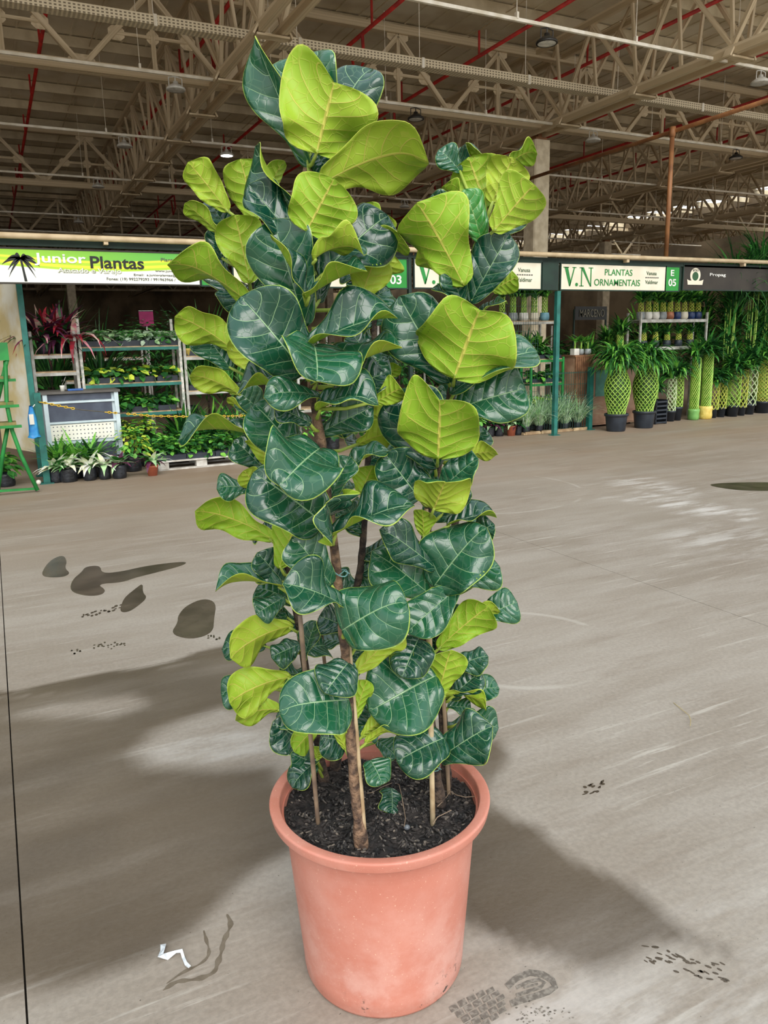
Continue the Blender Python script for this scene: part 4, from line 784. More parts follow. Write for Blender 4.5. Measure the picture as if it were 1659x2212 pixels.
lamp(12.31, 14.05, 5.72, 'white', 'white high bay lamp right of the column top'); lamp(16.8, 14.05, 5.72, 'black', 'black high bay lamp near the right edge, by the truss chord'); lamp(12.3, 18.15, 5.72, 'white', 'white high bay lamp behind the drop pipe'); lamp(12.3, 22.7, 5.72, 'white', 'small white high bay lamp deep behind the drop pipe')
# far end wall keeps the depth closed
w_ = MB(); w_.box((14, ROOF_Y1, 3.9), (96, .2, 7.8)); w_ = w_.build('wall_back', pm('far_wall_paint', srgb(160, 138, 108), srgb(110, 92, 70), .5, .8)); w_['kind'] = 'structure'
w_ = MB(); w_.box((RX0, 41, 3.9), (.2, 66, 7.8)); w_ = w_.build('wall_left', bpy.data.materials['far_wall_paint']); w_['kind'] = 'structure'
# right side wall with a high open band where daylight shows
M_FARW = bpy.data.materials['far_wall_paint']
mb = MB(); mb.box((32.6, 41, 3.1), (.2, 66, 6.2)); mb.box((32.6, 41, 7.66), (.2, 66, .3))
w_ = mb.build('wall_right', M_FARW); w_['kind'] = 'structure'

# ================================================================== STALLS
M_TEAL = pm('teal_green_paint', srgb(38, 118, 108), srgb(28, 92, 84), 6, .5)
M_DKGRN = pm('dark_green_paint', srgb(24, 52, 40), srgb(18, 40, 32), 4, .6)
M_GRN = pm('bright_green_paint', srgb(36, 140, 62), srgb(28, 116, 52), 6, .5)
M_BEIGE = pm('beige_pipe_paint', srgb(206, 186, 152), srgb(184, 162, 128), 5, .5)
M_WHITE = pm('white_board', srgb(238, 236, 226), srgb(226, 222, 210), 3, .5)
M_CREAM = pm('cream_board', srgb(232, 224, 204), srgb(220, 212, 190), 3, .5)
M_SGREEN = pm('sign_green', srgb(40, 150, 56), srgb(34, 136, 50), 3, .5)
M_TXG = pm('letter_green', srgb(34, 140, 60), None, 3, .5); M_TXD = pm('letter_dark_green', srgb(40, 86, 48), None, 3, .5)
M_TXB = pm('letter_black', srgb(20, 22, 18), None, 3, .5); M_TXW = pm('letter_white', srgb(246, 246, 240), None, 3, .5); M_TXY = pm('letter_grey', srgb(90, 92, 84), None, 3, .5)
M_TXS = pm('letter_shadow', srgb(150, 160, 120), None, 3, .5)
M_DBROWN = pm('dark_brown_board', srgb(52, 46, 38), srgb(42, 36, 30), 3, .6)
M_WOOD = pm('reeded_wood', srgb(150, 108, 78), srgb(112, 76, 54), 9, .55); M_WOODL = pm('light_wood_laminate', srgb(186, 148, 122), srgb(160, 122, 98), 5, .5)
M_PLANK = pm('raw_plank', srgb(196, 172, 136), srgb(150, 124, 94), 8, .75); M_PALLET = pm('whitewashed_pallet', srgb(214, 212, 206), srgb(176, 170, 160), 8, .75)
M_BAG = pm('black_nursery_bag', srgb(46, 50, 58), srgb(26, 28, 32), 12, .4, bump=.5, bscale=40); M_BPOT = pm('black_plastic_pot', srgb(44, 52, 62), srgb(34, 40, 50), 6, .45)
M_TPOT = pm('terracotta_small', srgb(196, 112, 84), srgb(176, 96, 72), 8, .6); M_YPOT = pm('yellow_pot', srgb(232, 208, 116), srgb(212, 186, 90), 14, .5, bump=.6, bscale=30)
M_GPOT = pm('green_plastic_pot', srgb(124, 178, 96), srgb(100, 156, 80), 8, .4); M_WPOT = pm('white_ceramic', srgb(232, 230, 222), srgb(210, 206, 198), 8, .35); M_BLPOT = pm('blue_ceramic', srgb(40, 66, 116), srgb(26, 44, 84), 8, .3); M_GYPOT = pm('grey_ceramic', srgb(160, 166, 166), srgb(130, 136, 138), 8, .4); M_OPOT = pm('copper_ceramic', srgb(190, 120, 80), srgb(140, 84, 56), 8, .35); M_PURP = pm('purple_pot', srgb(70, 60, 130), None, 8, .4)
M_RACK = pm('grey_rack_steel', srgb(196, 196, 190), srgb(160, 156, 148), 10, .5); M_RACKW = pm('chipped_white_post', srgb(222, 214, 206), srgb(150, 160, 150), 18, .6)
def gm(name, a, b_, rough=.45):
    a = [min(250, q * 1.22 + 4) for q in a]; b_ = [min(250, q * 1.22 + 4) for q in b_]
    return pm(name, srgb(*a), srgb(*b_), 14, rough, trans=.2, spec=.4)
G_DARK = gm('foliage_dark', (30, 74, 34), (20, 52, 26)); G_MID = gm('foliage_mid', (58, 116, 48), (40, 92, 38)); G_LIGHT = gm('foliage_light', (112, 168, 66), (84, 142, 54)); G_YEL = gm('foliage_yellow', (186, 196, 70), (146, 170, 60)); G_PALE = gm('foliage_pale', (168, 196, 150), (120, 160, 116)); G_CREAM = gm('foliage_cream', (236, 236, 206), (206, 214, 170)); G_RED = gm('foliage_red', (140, 34, 46), (96, 24, 40)); G_PINK = gm('foliage_pink', (214, 120, 140), (236, 214, 180)); G_BLUE = gm('foliage_grey_green', (176, 194, 172), (134, 160, 136)); G_STEM = pm('bamboo_stem', srgb(176, 210, 96), srgb(136, 182, 70), 14, .4); G_STEMY = pm('bamboo_stem_yellow', srgb(206, 206, 96), srgb(160, 184, 70), 14, .4); G_STEMW = pm('bamboo_stem_pale', srgb(214, 224, 186), srgb(170, 196, 140), 14, .4); G_PURP = gm('foliage_purple', (96, 40, 70), (60, 30, 52))

def atY(px, py, Y):
    r = ray(px, py); return CAMP + r * (Y / r.y)
def blade(mb, p, az, L, w, e0, droop, seg=4, m=0, tw=0.0, wp=.55):
    d = Vector((math.cos(az), math.sin(az), 0)); s = Vector((-d.y, d.x, 0)); p = Vector(p); b0 = len(mb.v)
    for i in range(seg + 1):
        t = i / seg; e = e0 - droop * t
        wd = w / 2 * (max(.02, math.sin(math.pi * min(.985, .12 + .88 * t ** wp))) if i < seg else .03)
        up = Vector((-d.x * math.sin(e), -d.y * math.sin(e), math.cos(e)))
        mb.v.append(tuple(p + s * wd + up * (wd * .25))); mb.v.append(tuple(p - s * wd + up * (wd * .25)))
        p = p + (d * math.cos(e) + Vector((0, 0, 1)) * math.sin(e)) * (L / seg)
    for i in range(seg): a = b0 + 2 * i; mb.face((a, a + 1, a + 3, a + 2), m)
def tuft(mb, c, n_, L, w, e=(.5, 1.4), droop=(1.0, 2.0), seg=4, r0=.02, ms=(0, 1), R=None, wp=.55):
    R = R or rnd
    for _ in range(n_):
        az = R.uniform(0, 6.283); q = (c[0] + math.cos(az) * r0 * R.random(), c[1] + math.sin(az) * r0 * R.random(), c[2])
        blade(mb, q, az, L * 1.12 * R.uniform(.65, 1.1), w * 1.3 * R.uniform(.75, 1.2), R.uniform(*e), R.uniform(*droop), seg, R.choice(ms), wp=wp)
def oval(mb, p, nrm, a, L, w, m=0):              # one oval leaf with a folded midrib
    nrm = Vector(nrm).normalized(); a = (Vector(a) - nrm * nrm.dot(Vector(a))); a = a.normalized() if a.length > 1e-6 else nrm.orthogonal().normalized(); s = nrm.cross(a); p = Vector(p); k = w * .18
    pts = [p, p + a * L * .35 + s * w * .5 + nrm * k, p + a * L * .75 + s * w * .38 + nrm * k, p + a * L, p + a * L * .75 - s * w * .38 + nrm * k, p + a * L * .35 - s * w * .5 + nrm * k, p + a * L * .5]
    b0 = len(mb.v); mb.v.extend(tuple(q) for q in pts)
    for f in ((0, 1, 6), (1, 2, 6), (2, 3, 6), (3, 4, 6), (4, 5, 6), (5, 0, 6)): mb.face(tuple(b0 + i for i in f), m)
def bush(mb, c, rx, ry, rz, n_, L, w, ms=(0, 1), R=None):
    R = R or rnd
    for _ in range(n_):
        az = R.uniform(0, 6.283); el = R.uniform(-.15, 1.5); k = R.uniform(.55, 1.0)
        d = Vector((math.cos(az) * math.cos(el), math.sin(az) * math.cos(el), math.sin(el)))
        p = Vector(c) + Vector((d.x * rx * k, d.y * ry * k, d.z * rz * k)); up = (d + Vector((0, 0, .8)) + Vector((R.uniform(-.5, .5), R.uniform(-.5, .5), R.uniform(-.3, .3))))
        oval(mb, p, up, d + Vector((R.uniform(-.6, .6), R.uniform(-.6, .6), R.uniform(-.5, .2))), L * R.uniform(.7, 1.2), w * R.uniform(.75, 1.2), R.choice(ms))
def fol(mb, mats, parent, name='foliage'):
    o_ = mb.build(name, mats, parent); o_['kind'] = 'stuff'; return o_
def pot(parent, r, h, mt, kind='pot', n_=20):
    mb = MB()
    if kind == 'bag': mb.lathe([(0, 0), (r * .82, .0), (r * .95, h * .08), (r * 1.0, h * .3), (r * .94, h * .55), (r * 1.02, h * .8), (r * .97, h), (r * .88, h * .99), (r * .85, h * .9), (0, h * .88)], n_)
    elif kind == 'tub': mb.lathe([(0, 0), (r * .76, 0), (r * .80, h * .04), (r * .93, h * .82), (r * .93, h * .84), (r * 1.03, h * .86), (r * 1.04, h * .98), (r * 1.0, h), (r * .92, h * .99), (r * .88, h * .9), (0, h * .88)], n_)
    elif kind == 'jar': mb.lathe([(0, 0), (r * .75, 0), (r * .97, h * .25), (r * 1.0, h * .55), (r * .92, h * .85), (r * .88, h), (r * .8, h), (r * .78, h * .9), (0, h * .88)], n_)
    else: mb.lathe([(0, 0), (r * .72, 0), (r * .92, h * .84), (r * 1.0, h * .85), (r * 1.0, h), (r * .9, h), (r * .88, h * .9), (0, h * .88)], n_)
    return mb.build('pot', mt, parent, True)
def lattice(mb, prof, n_, turns, tr, both=True, seg=22, m=0, ntube=5):
    for dirn in ((1, -1) if both else (1,)):
        for k in range(n_):
            P = []
            for i in range(seg + 1):
                t = i / seg; z = prof[0][0] + (prof[-1][0] - prof[0][0]) * t; r = float(np.interp(z, [q[0] for q in prof], [q[1] for q in prof])) + (tr * .5 * dirn)
                a = 2 * math.pi * (k / n_ + dirn * turns * t); P.append((r * math.cos(a), r * math.sin(a), z))
            mb.tube(P, tr, ntube, m, False)
def bamboo(label, x, y, z, pr, ph, pmat, pkind, prof, n_, turns, tr, crown, smat=G_STEM, both=True, fol_m=(G_MID, G_DARK, G_LIGHT), group='woven lucky bamboos in pots', name='woven_bamboo', seg=22):
    t_ = thing(name, label, 'potted plant', (x, y, z), rnd.uniform(0, 6), group)
    pot(t_, pr, ph, pmat, pkind)
    mb = MB(); lattice(mb, prof, n_, turns, tr, both, seg); mb.build('woven_stem', smat, t_, True)
    mb = MB(); top = prof[-1][0]; rt = prof[-1][1]; nc, L, w, e, dr = crown
    for _ in range(nc):
        a = rnd.uniform(0, 6.283); q = (math.cos(a) * rt, math.sin(a) * rt, top - rnd.uniform(-.10, .12) * L * 2)
        blade(mb, q, a + rnd.uniform(-.7, .7), L * rnd.uniform(.6, 1.1), w * rnd.uniform(.8, 1.2), rnd.uniform(*e), rnd.uniform(*dr), 4, rnd.choice((0, 0, 1, 1, 2)))
    fol(mb, list(fol_m), t_); return t_

# ---------- header pipe, fascia, posts (part of the hall)
hd = struct('trim_1', 'beige header pipe and dark fascia above the stall signs')
MB().tube([(-3, 10.02, 2.83), (17, 10.02, 2.86)], .035, 10).build('header_pipe', M_BEIGE, hd, True)
MB().box((7, 10.13, 2.775), (20, .06, .07)).build('fascia_beam', M_DKGRN, hd)
for x in (-1.2, 1.4, 4.0, 6.8, 9.6, 12.4): MB().box((x, 10.06, 2.82), (.05, .1, .1)).build('pipe_clamp', M_BEIGE, hd)
def post(x, y, z1, mt, label, s=.065, z0=0.0):
    t_ = thing('stall_post', label, 'post', (x, y, 0), 0, 'stall posts'); mb = MB(); mb.box((0, 0, (z0 + z1) / 2), (s, s, z1 - z0)); mb.build('shaft', mt, t_)
    mb = MB(); mb.box((0, 0, .006), (s * 2, s * 2, .012)); mb.build('base_plate', mt, t_); mb = MB(); mb.box((0, 0, z1 + .004), (s * 1.1, s * 1.1, .008)); mb.build('cap', mt, t_); return t_
post(.43, 10.62, 2.48, M_TEAL, 'tall teal post at the left stall edge, behind the short one'); post(.455, 9.98, 1.07, M_TEAL, 'short teal post by the variegated pots and blue bag', .075)
post(5.54, 10.12, 2.74, M_DKGRN, 'dark green post between the number three board and the white sign', .05); post(8.24, 10.12, 2.30, M_TEAL, 'tall teal post between the two white letter signs', .07)
post(9.23, 10.40, 1.07, M_TEAL, 'short teal post in front of the wooden cabinet', .075); MB_q = MB(); MB_q.box((10.93, 10.15, 2.55), (.05, .05, .42)); tag(MB_q.build('sign_bracket', M_DKGRN), 'thin dark bracket between number board five and the brown sign', 'bracket')
MB_h = MB(); MB_h.tube([(5.50, 10.08, 2.78), (5.49, 10.05, 2.84), (5.54, 10.04, 2.88), (5.60, 10.05, 2.84), (5.59, 10.08, 2.78)], .008, 6); tag(MB_h.build('wire_hook', M_COPPER), 'small rusty wire loop above the dark post', 'hook')

# ---------- signs
_tmp = []
def text_mesh(body, bold=0.0):
    cu = bpy.data.curves.new('lettering', 'FONT'); cu.body = body; cu.size = 1.0; cu.extrude = .01; cu.offset = bold; cu.resolution_u = 4
    ob = bpy.data.objects.new('lettering_source', cu); COL.objects.link(ob); bpy.context.view_layer.update()
    me = bpy.data.meshes.new_from_object(ob.evaluated_get(bpy.context.evaluated_depsgraph_get())); bpy.data.objects.remove(ob); bpy.data.curves.remove(cu); return me
def text(body, x0, x1, z0, z1, y, mt, parent, bold=0.0, slant=0.0):
    me = text_mesh(body, bold); co = np.zeros(len(me.vertices) * 3); me.vertices.foreach_get('co', co); co = co.reshape(-1, 3)
    mn, mx = co.min(0), co.max(0); k = (co - mn) / np.maximum(mx - mn, 1e-6)
    out = np.zeros_like(co); out[:, 0] = x0 + (x1 - x0) * k[:, 0] + slant * (z1 - z0) * k[:, 1]; out[:, 2] = z0 + (z1 - z0) * k[:, 1]; out[:, 1] = y - .004 * k[:, 2]
    me.vertices.foreach_set('co', out.ravel()); me.materials.clear(); me.materials.append(mt); me.name = 'lettering'; me.update(); return link('lettering', me, parent)
def flat(polys, y, mt, parent, name, th=.004):   # polygons in XZ, thickness towards the viewer
    mb = MB()
    for pl_ in polys:
        ar = sum(pl_[i][0] * pl_[(i + 1) % len(pl_)][1] - pl_[(i + 1) % len(pl_)][0] * pl_[i][1] for i in range(len(pl_)))
        if ar < 0: pl_ = pl_[::-1]
        n_ = len(pl_); b0 = len(mb.v); mb.v.extend((x, y - th, z) for x, z in pl_); mb.v.extend((x, y, z) for x, z in pl_)
        mb.face([b0 + i for i in range(n_)]); mb.face([b0 + n_ + i for i in range(n_)][::-1])
        for i in range(n_): mb.face((b0 + i, b0 + n_ + i, b0 + n_ + (i + 1) % n_, b0 + (i + 1) % n_))
    return mb.build(name, mt, parent)
def board(name, label, x0, x1, z0, z1, mt, frame=None):
    t_ = thing(name, label, 'sign', (0, 10.1, 0), 0, 'stall sign boards'); MB().box(((x0 + x1) / 2, .012, (z0 + z1) / 2), (x1 - x0, .024, z1 - z0)).build('panel', mt, t_)
    fr_m = frame or M_DKGRN; mb = MB(); e = .018
    for a, b_ in (((x0 - e, z0), (x1 + e, z0)), ((x0 - e, z1), (x1 + e, z1))): mb.box(((a[0] + b_[0]) / 2, .012, a[1] + (-e / 2 if a[1] == z0 else e / 2)), (b_[0] - a[0], .034, e))
    for x in (x0 - e / 2, x1 + e / 2): mb.box((x, .012, (z0 + z1) / 2), (e, .034, z1 - z0))
    mb.build('frame', fr_m, t_); return t_
# first stall: lime banner with palm silhouette
JX0, JX1 = -.55, 2.50
m, n, b, o = nodes('lime_banner_print'); M_LIME = m
tcx = N(n, 'ShaderNodeTexCoord'); sx = N(n, 'ShaderNodeSeparateXYZ'); n.links.new(tcx.outputs['Object'], sx.inputs[0]); X_, Z_ = sx.outputs['X'], sx.outputs['Z']
wav = MATH(n, 'ADD', MATH(n, 'MULTIPLY', MATH(n, 'SINE', MATH(n, 'ADD', MATH(n, 'MULTIPLY', X_, 1.9), 2.2)), .035), 2.50)
dz_ = MATH(n, 'SUBTRACT', Z_, wav)
cgy = MIXC(n, SMOOTH(n, X_, .2, 2.3), srgb(150, 205, 50), srgb(96, 180, 70))
cc = MIXC(n, SMOOTH(n, dz_, .115, .13), MIXC(n, SMOOTH(n, MATH(n, 'SINE', MATH(n, 'MULTIPLY', dz_, 95.0)), -.2, .2), srgb(226, 226, 60), srgb(176, 214, 50)), cgy)
cc = MIXC(n, SMOOTH(n, dz_, .0, .012), srgb(244, 246, 236), cc)
n.links.new(cc, b.inputs['Base Color']); b.inputs['Roughness'].default_value = .5
t_ = board('stall_sign', 'lime green and white banner reading Junior Plantas with a palm silhouette', JX0, JX1, 2.335, 2.70, M_LIME, M_DBROWN)
text('Junior', .60, 1.165, 2.525, 2.665, -.002, M_TXW, t_, .018); text('Plantas', 1.21, 1.83, 2.505, 2.645, -.002, M_TXB, t_, .018)
text('Atacado e Varejo', .846, 1.561, 2.431, 2.501, -.001, M_TXS, t_, .03); text('Atacado e Varejo', .84, 1.555, 2.435, 2.505, -.004, M_TXW, t_, .010); text('Plantas', 2.04, 2.24, 2.605, 2.645, -.002, M_TXY, t_, .005)
text('www.juniorplantas.com', 1.96, 2.47, 2.47, 2.505, -.002, M_TXY, t_, .004); text('Email:  a.juniorplantas@hotmail.com', 1.70, 2.48, 2.42, 2.455, -.002, M_TXY, t_, .004); text('Fones: (19) 992279293 / 991963966 /', 1.38, 2.20, 2.362, 2.405, -.002, M_TXY, t_, .004)
# outlines behind the white words so they read on the lime print
pol = []
cx, cz = .46, 2.60
for a in (-.35, .1, .6, 1.1, 1.9, 2.5, 2.95, 3.4, -.8, 3.9):
    L = .18 + .03 * math.sin(a * 5); q0 = Vector((cx, cz)); up_, lo = [], []
    for i in range(7):
        t = i / 6; x = cx + math.cos(a) * L * t; z = cz + math.sin(a) * L * t * .8 - .10 * t * t; wd = .020 * math.sin(math.pi * min(.98, .15 + .85 * t)); up_.append((x, z + wd)); lo.append((x, z - wd))
    pol.append(up_ + lo[::-1])
pol.append([(cx - .012, cz), (cx + .012, cz), (cx + .030, 2.45), (cx + .045, 2.345), (cx + .015, 2.345), (cx + .005, 2.46)])
flat(pol, -.001, M_TXB, t_, 'palm_emblem', .003)
board('stall_number_sign', 'plain green end board beside the lime banner', 2.53, 2.86, 2.33, 2.70, M_SGREEN)
board('stall_sign', 'long cream board mostly hidden behind the fig crown', 2.95, 5.06, 2.33, 2.70, M_CREAM)
t_ = board('stall_number_sign', 'green number board reading E 03 right of the tall stem', 5.12, 5.49, 2.325, 2.715, M_SGREEN)
text('E', 5.26, 5.345, 2.555, 2.665, -.002, M_TXW, t_, .02); text('03', 5.215, 5.40, 2.375, 2.50, -.002, M_TXW, t_, .02)
def serifV(x0, x1, z0, z1):
    w = x1 - x0; h = z1 - z0
    return [[(x0 + .08 * w, z1), (x0 + .34 * w, z1), (x0 + .60 * w, z0 + .22 * h), (x0 + .52 * w, z0), (x0 + .47 * w, z0)], [(x0 + .47 * w, z0), (x0 + .55 * w, z0), (x0 + .90 * w, z1), (x0 + .82 * w, z1)], [(x0, z1 - .04 * h), (x0 + .42 * w, z1 - .04 * h), (x0 + .42 * w, z1), (x0, z1)], [(x0 + .70 * w, z1 - .04 * h), (x1, z1 - .04 * h), (x1, z1), (x0 + .70 * w, z1)]]
def serifN(x0, x1, z0, z1):
    w = x1 - x0; h = z1 - z0
    return [[(x0 + .12 * w, z0), (x0 + .19 * w, z0), (x0 + .19 * w, z1), (x0 + .12 * w, z1)], [(x0 + .81 * w, z0), (x0 + .88 * w, z0), (x0 + .88 * w, z1), (x0 + .81 * w, z1)], [(x0 + .10 * w, z1), (x0 + .30 * w, z1), (x0 + .88 * w, z0 + .0 * h), (x0 + .80 * w, z0)], [(x0, z0), (x0 + .32 * w, z0), (x0 + .32 * w, z0 + .04 * h), (x0, z0 + .04 * h)], [(x0 + .66 * w, z1 - .04 * h), (x1, z1 - .04 * h), (x1, z1), (x0 + .66 * w, z1)], [(x0, z1 - .04 * h), (x0 + .2 * w, z1 - .04 * h), (x0 + .2 * w, z1), (x0, z1)]]
def vn_sign(x0, label):
    t_ = board('stall_sign', label, x0, x0 + 2.26, 2.335, 2.725, M_CREAM)
    flat(serifV(x0 + .04, x0 + .30, 2.385, 2.68), -.002, M_TXG, t_, 'lettering'); flat([[(x0 + .315 + .028 * math.cos(a), 2.412 + .028 * math.sin(a)) for a in np.linspace(0, 6.28, 12)[:-1]]], -.002, M_TXG, t_, 'lettering'); flat(serifN(x0 + .37, x0 + .65, 2.385, 2.68), -.002, M_TXG, t_, 'lettering')
    text('PLANTAS', x0 + .90, x0 + 1.50, 2.565, 2.665, -.002, M_TXG, t_, .004); text('ORNAMENTAIS', x0 + .68, x0 + 1.68, 2.40, 2.505, -.002, M_TXG, t_, .004)
    text('Vanusa', x0 + 1.82, x0 + 2.05, 2.585, 2.645, -.002, M_TXD, t_, 0); flat([[(x0 + 1.80 + .045 * k, 2.535), (x0 + 1.832 + .045 * k, 2.535), (x0 + 1.832 + .045 * k, 2.552), (x0 + 1.80 + .045 * k, 2.552)] for k in range(7)], -.002, M_TXY, t_, 'small_print', .002); text('Valdimar', x0 + 1.80, x0 + 2.09, 2.44, 2.50, -.002, M_TXD, t_, 0); return t_
vn_sign(5.62, 'cream sign in green serif letters partly hidden behind the right fig stem'); vn_sign(8.285, 'cream sign reading V.N Plantas Ornamentais over the bamboo vases')
t_ = board('stall_number_sign', 'green number board reading E 05', 10.56, 10.87, 2.335, 2.725, M_SGREEN); text('E', 10.665, 10.745, 2.58, 2.68, -.002, M_TXW, t_, .02); text('05', 10.62, 10.80, 2.41, 2.53, -.002, M_TXW, t_, .02)
MB_p = MB(); MB_p.box((8.075, 10.12, 2.55), (.32, .04, .46)); MB_p = tag(MB_p.build('filler_panel', M_DKGRN), 'dark green panel between the two cream signs', 'panel')
t_ = board('stall_sign', 'dark brown sign with cream farm emblem at the right', 10.98, 14.4, 2.36, 2.77, M_DBROWN, M_DKGRN)
def ring(cx, cz, r, n_=24, k=1.0): return [(cx + r * math.cos(a), cz + r * k * math.sin(a)) for a in np.linspace(0, 6.2832, n_ + 1)[:-1]]
flat([ring(11.26, 2.60, .125)], -.001, M_CREAM, t_, 'emblem_disc', .003); flat([ring(11.26, 2.585, .075)], -.004, M_TXD, t_, 'emblem_leaf', .002); flat([[(11.08, 2.44), (11.44, 2.44), (11.46, 2.53), (11.40, 2.51), (11.12, 2.51), (11.06, 2.53)]], -.005, M_CREAM, t_, 'emblem_ribbon', .003); text('SITIO', 11.19, 11.33, 2.665, 2.70, -.004, M_TXB, t_, 0); text('Propag', 11.62, 12.02, 2.58, 2.645, -.002, M_TXW, t_, .006)
p = atY(1255, 685, 17.0); q = atY(1300, 668, 17.0)
t_ = thing('stall_sign', 'dim dark sign with pale serif letters deep behind the cabinet', 'sign', (0, 17.0, 0), 0, 'stall sign boards'); MB().box(((p.x + q.x) / 2, .03, (p.z + q.z) / 2), (q.x - p.x + .4, .03, .36)).build('panel', M_TXB, t_); MB().bar((p.x - .2, .05, 0), (p.x - .2, .05, q.z), .04, .04).build('stand_pole', M_DKGRN, t_); MB().bar((q.x + .2, .05, 0), (q.x + .2, .05, q.z), .04, .04).build('stand_pole', M_DKGRN, t_); text('MARCENO', p.x - .05, q.x + .1, p.z, q.z, 0, pm('dimmed_letters', srgb(120, 116, 100), None, 4, .7), t_, .004)  # board and letters coloured darker to give the dimness of the depth
p = atY(302, 705, 14.5); q = atY(330, 672, 14.5); t_ = thing('magenta_banner', 'small magenta banner in the gloom behind the left shelves', 'banner', (0, 14.5, 0)); MB().box(((p.x + q.x) / 2, 0, (p.z + q.z) / 2), (q.x - p.x, .02, q.z - p.z)).build('cloth', pm('magenta_cloth', srgb(150, 30, 90), None, 5, .7), t_); MB().bar((p.x, 0, q.z), (q.x, 0, q.z), .02, .02).build('rod', M_RACK, t_); MB().bar(((p.x + q.x) / 2, .02, 0), ((p.x + q.x) / 2, .02, q.z), .025, .025).build('stand_pole', M_RACK, t_)
# ---------- left stall
t_ = thing('side_panel', 'pale stained board leaning at the left stall edge', 'panel', (.40, 10.68, 0)); MB().bar((0, 0, 1.35), (-.36, .95, 1.35), .02, 2.1).build('board', pm('stained_pale_board', srgb(226, 226, 214), srgb(206, 190, 140), 2.2, .6), t_); MB().bar((0, -.01, 2.41), (-.36, .94, 2.41), .035, .03).build('edge_strip', M_DKGRN, t_)
# green folding ladder shelf at the edge
t_ = thing('ladder_shelf', 'bright green folding ladder shelf with mossy boards at the left edge', 'shelf', (.04, 9.75, 0))
MB().box((-.06, -.28, 1.56), (.44, .03, .19)).build('header_board', M_GRN, t_)
for (pts, lb) in (([(.14, -.27, 1.48), (.02, -.12, 1.1), (-.06, .0, .86)], 'brace'), ([(.12, -.25, 1.46), (.08, -.26, 1.0), (.10, -.27, .70), (.16, -.30, .42), (.28, -.36, .02)], 'leg'), ([(.06, -.24, .74), (-.02, -.2, .45), (-.12, -.16, .02)], 'leg'), ([(-.30, -.25, 1.46), (-.32, -.27, .70), (-.40, -.34, .02)], 'leg')):
    MB().tube(pts, .022, 8).build(lb, M_GRN, t_, True)
M_MOSS = pm('mossy_board', srgb(150, 130, 84), srgb(108, 112, 62), 9, .85)
for z, y in ((1.28, .0), (1.0, -.06), (.78, -.12)): MB().box((-.1, y - .1, z), (.5, .24, .03)).build('shelf_board', M_MOSS, t_); MB().bar((-.36, y - .24, z - .03), (.2, y - .22, z - .03), .03, .03).build('rail', M_GRN, t_)
MB().bar((-.4, -.34, .06), (.26, -.34, .04), .025, .025).build('stretcher', M_GRN, t_)
for i, (x, y, z) in enumerate(((0.02, 9.66, .0), (-.12, 9.9, 0))):
    q = thing('potted_leafy_plant', ['low leafy pot under the green ladder shelf', 'second low leafy pot behind the ladder shelf legs'][i], 'potted plant', (x, 10.05 + .2 * i, 0), 0, 'pots under the ladder shelf'); pot(q, .10, .16, M_BAG, 'bag'); mb = MB(); bush(mb, (0, 0, .2), .16, .16, .2, 60, .12, .07); fol(mb, [G_MID, G_LIGHT], q)
# blue bag on the post
t_ = thing('blue_plastic_bag', 'light blue plastic bag tied to the short teal post', 'bag', (.395, 9.93, 0)); mb = MB()
prof = [(.93, .02), (.90, .03), (.80, .045), (.70, .05), (.60, .065), (.56, .07)]
for k, (z, w) in enumerate(prof):
    for (sx_, sy_) in ((-1, -.35), (-.2, -.6), (.5, -.3), (1, .2), (.3, .5), (-.6, .3)): mb.v.append((sx_ * w * (1 + .12 * math.sin(k * 2 + sx_ * 3)) - .02, sy_ * w * .6, z + .01 * math.sin(k + sx_ * 4)))
for k in range(5):
    for j in range(6): mb.face((k * 6 + j, k * 6 + (j + 1) % 6, (k + 1) * 6 + (j + 1) % 6, (k + 1) * 6 + j)[::-1])
mb.face(list(range(30, 36))); mb.face(list(range(0, 6))[::-1]); mb.build('bag_body', pm('blue_film', srgb(70, 170, 226), srgb(40, 130, 206), 9, .4), t_, True)
MB().box((-.03, -.048, .78), (.05, .004, .12)).build('white_print', M_WHITE, t_); MB().tube([(0, 0, .92), (.03, .02, .95), (.055, .04, .955)], .006, 6).build('tie_knot', M_WHITE, t_)
mb = MB(); mb.lathe([(0, -.03), (.022, -.022), (.03, 0), (.022, .022), (0, .03)], 16); tag(mb.build('white_castor', M_WHITE, None, True, (.36, 9.93, .03)), 'small white wheel on the floor by the short teal post', 'wheel')
# counter desk
t_ = thing('counter_desk', 'grey and white metal counter desk with perforated band', 'desk', (.98, 10.42, 0)); M_DKP = pm('charcoal_panel', srgb(78, 86, 102), srgb(62, 68, 84), 4, .4); M_FR = pm('pale_blue_frame', srgb(206, 220, 226), srgb(188, 204, 212), 5, .45)
MB().box((0, .27, .62), (.84, .5, .80)).build('body', M_FR, t_); MB().box((0, .25, 1.045), (.94, .58, .03)).build('worktop', pm('desk_top_grey', srgb(96, 92, 88), None, 5, .5), t_)
for z, h in ((.985, .075), (.80, .22), (.30, .20)): MB().box((-.02, .008, z), (.76, .02, h)).build('dark_panel', M_DKP, t_)
for z in (.925, .675, .42, .19): MB().box((0, .0, z), (.84, .03, .025)).build('rail', M_FR, t_)
MB().box((-.02, .008, .55), (.76, .02, .20)).build('perforated_panel', M_WHITE, t_)
mb = MB()
for i in range(16):
    for j in range(4): mb.box((-.36 + i * .045, -.003, .475 + j * .05), (.014, .004, .010))
q = mb.build('perforations', M_DKP, t_); q['kind'] = 'stuff'
for x in (-.42, .42): MB().box((x, .0, .53), (.05, .05, 1.02)).build('leg', M_FR, t_); MB().box((x, .5, .53), (.05, .05, 1.02)).build('leg', M_FR, t_)
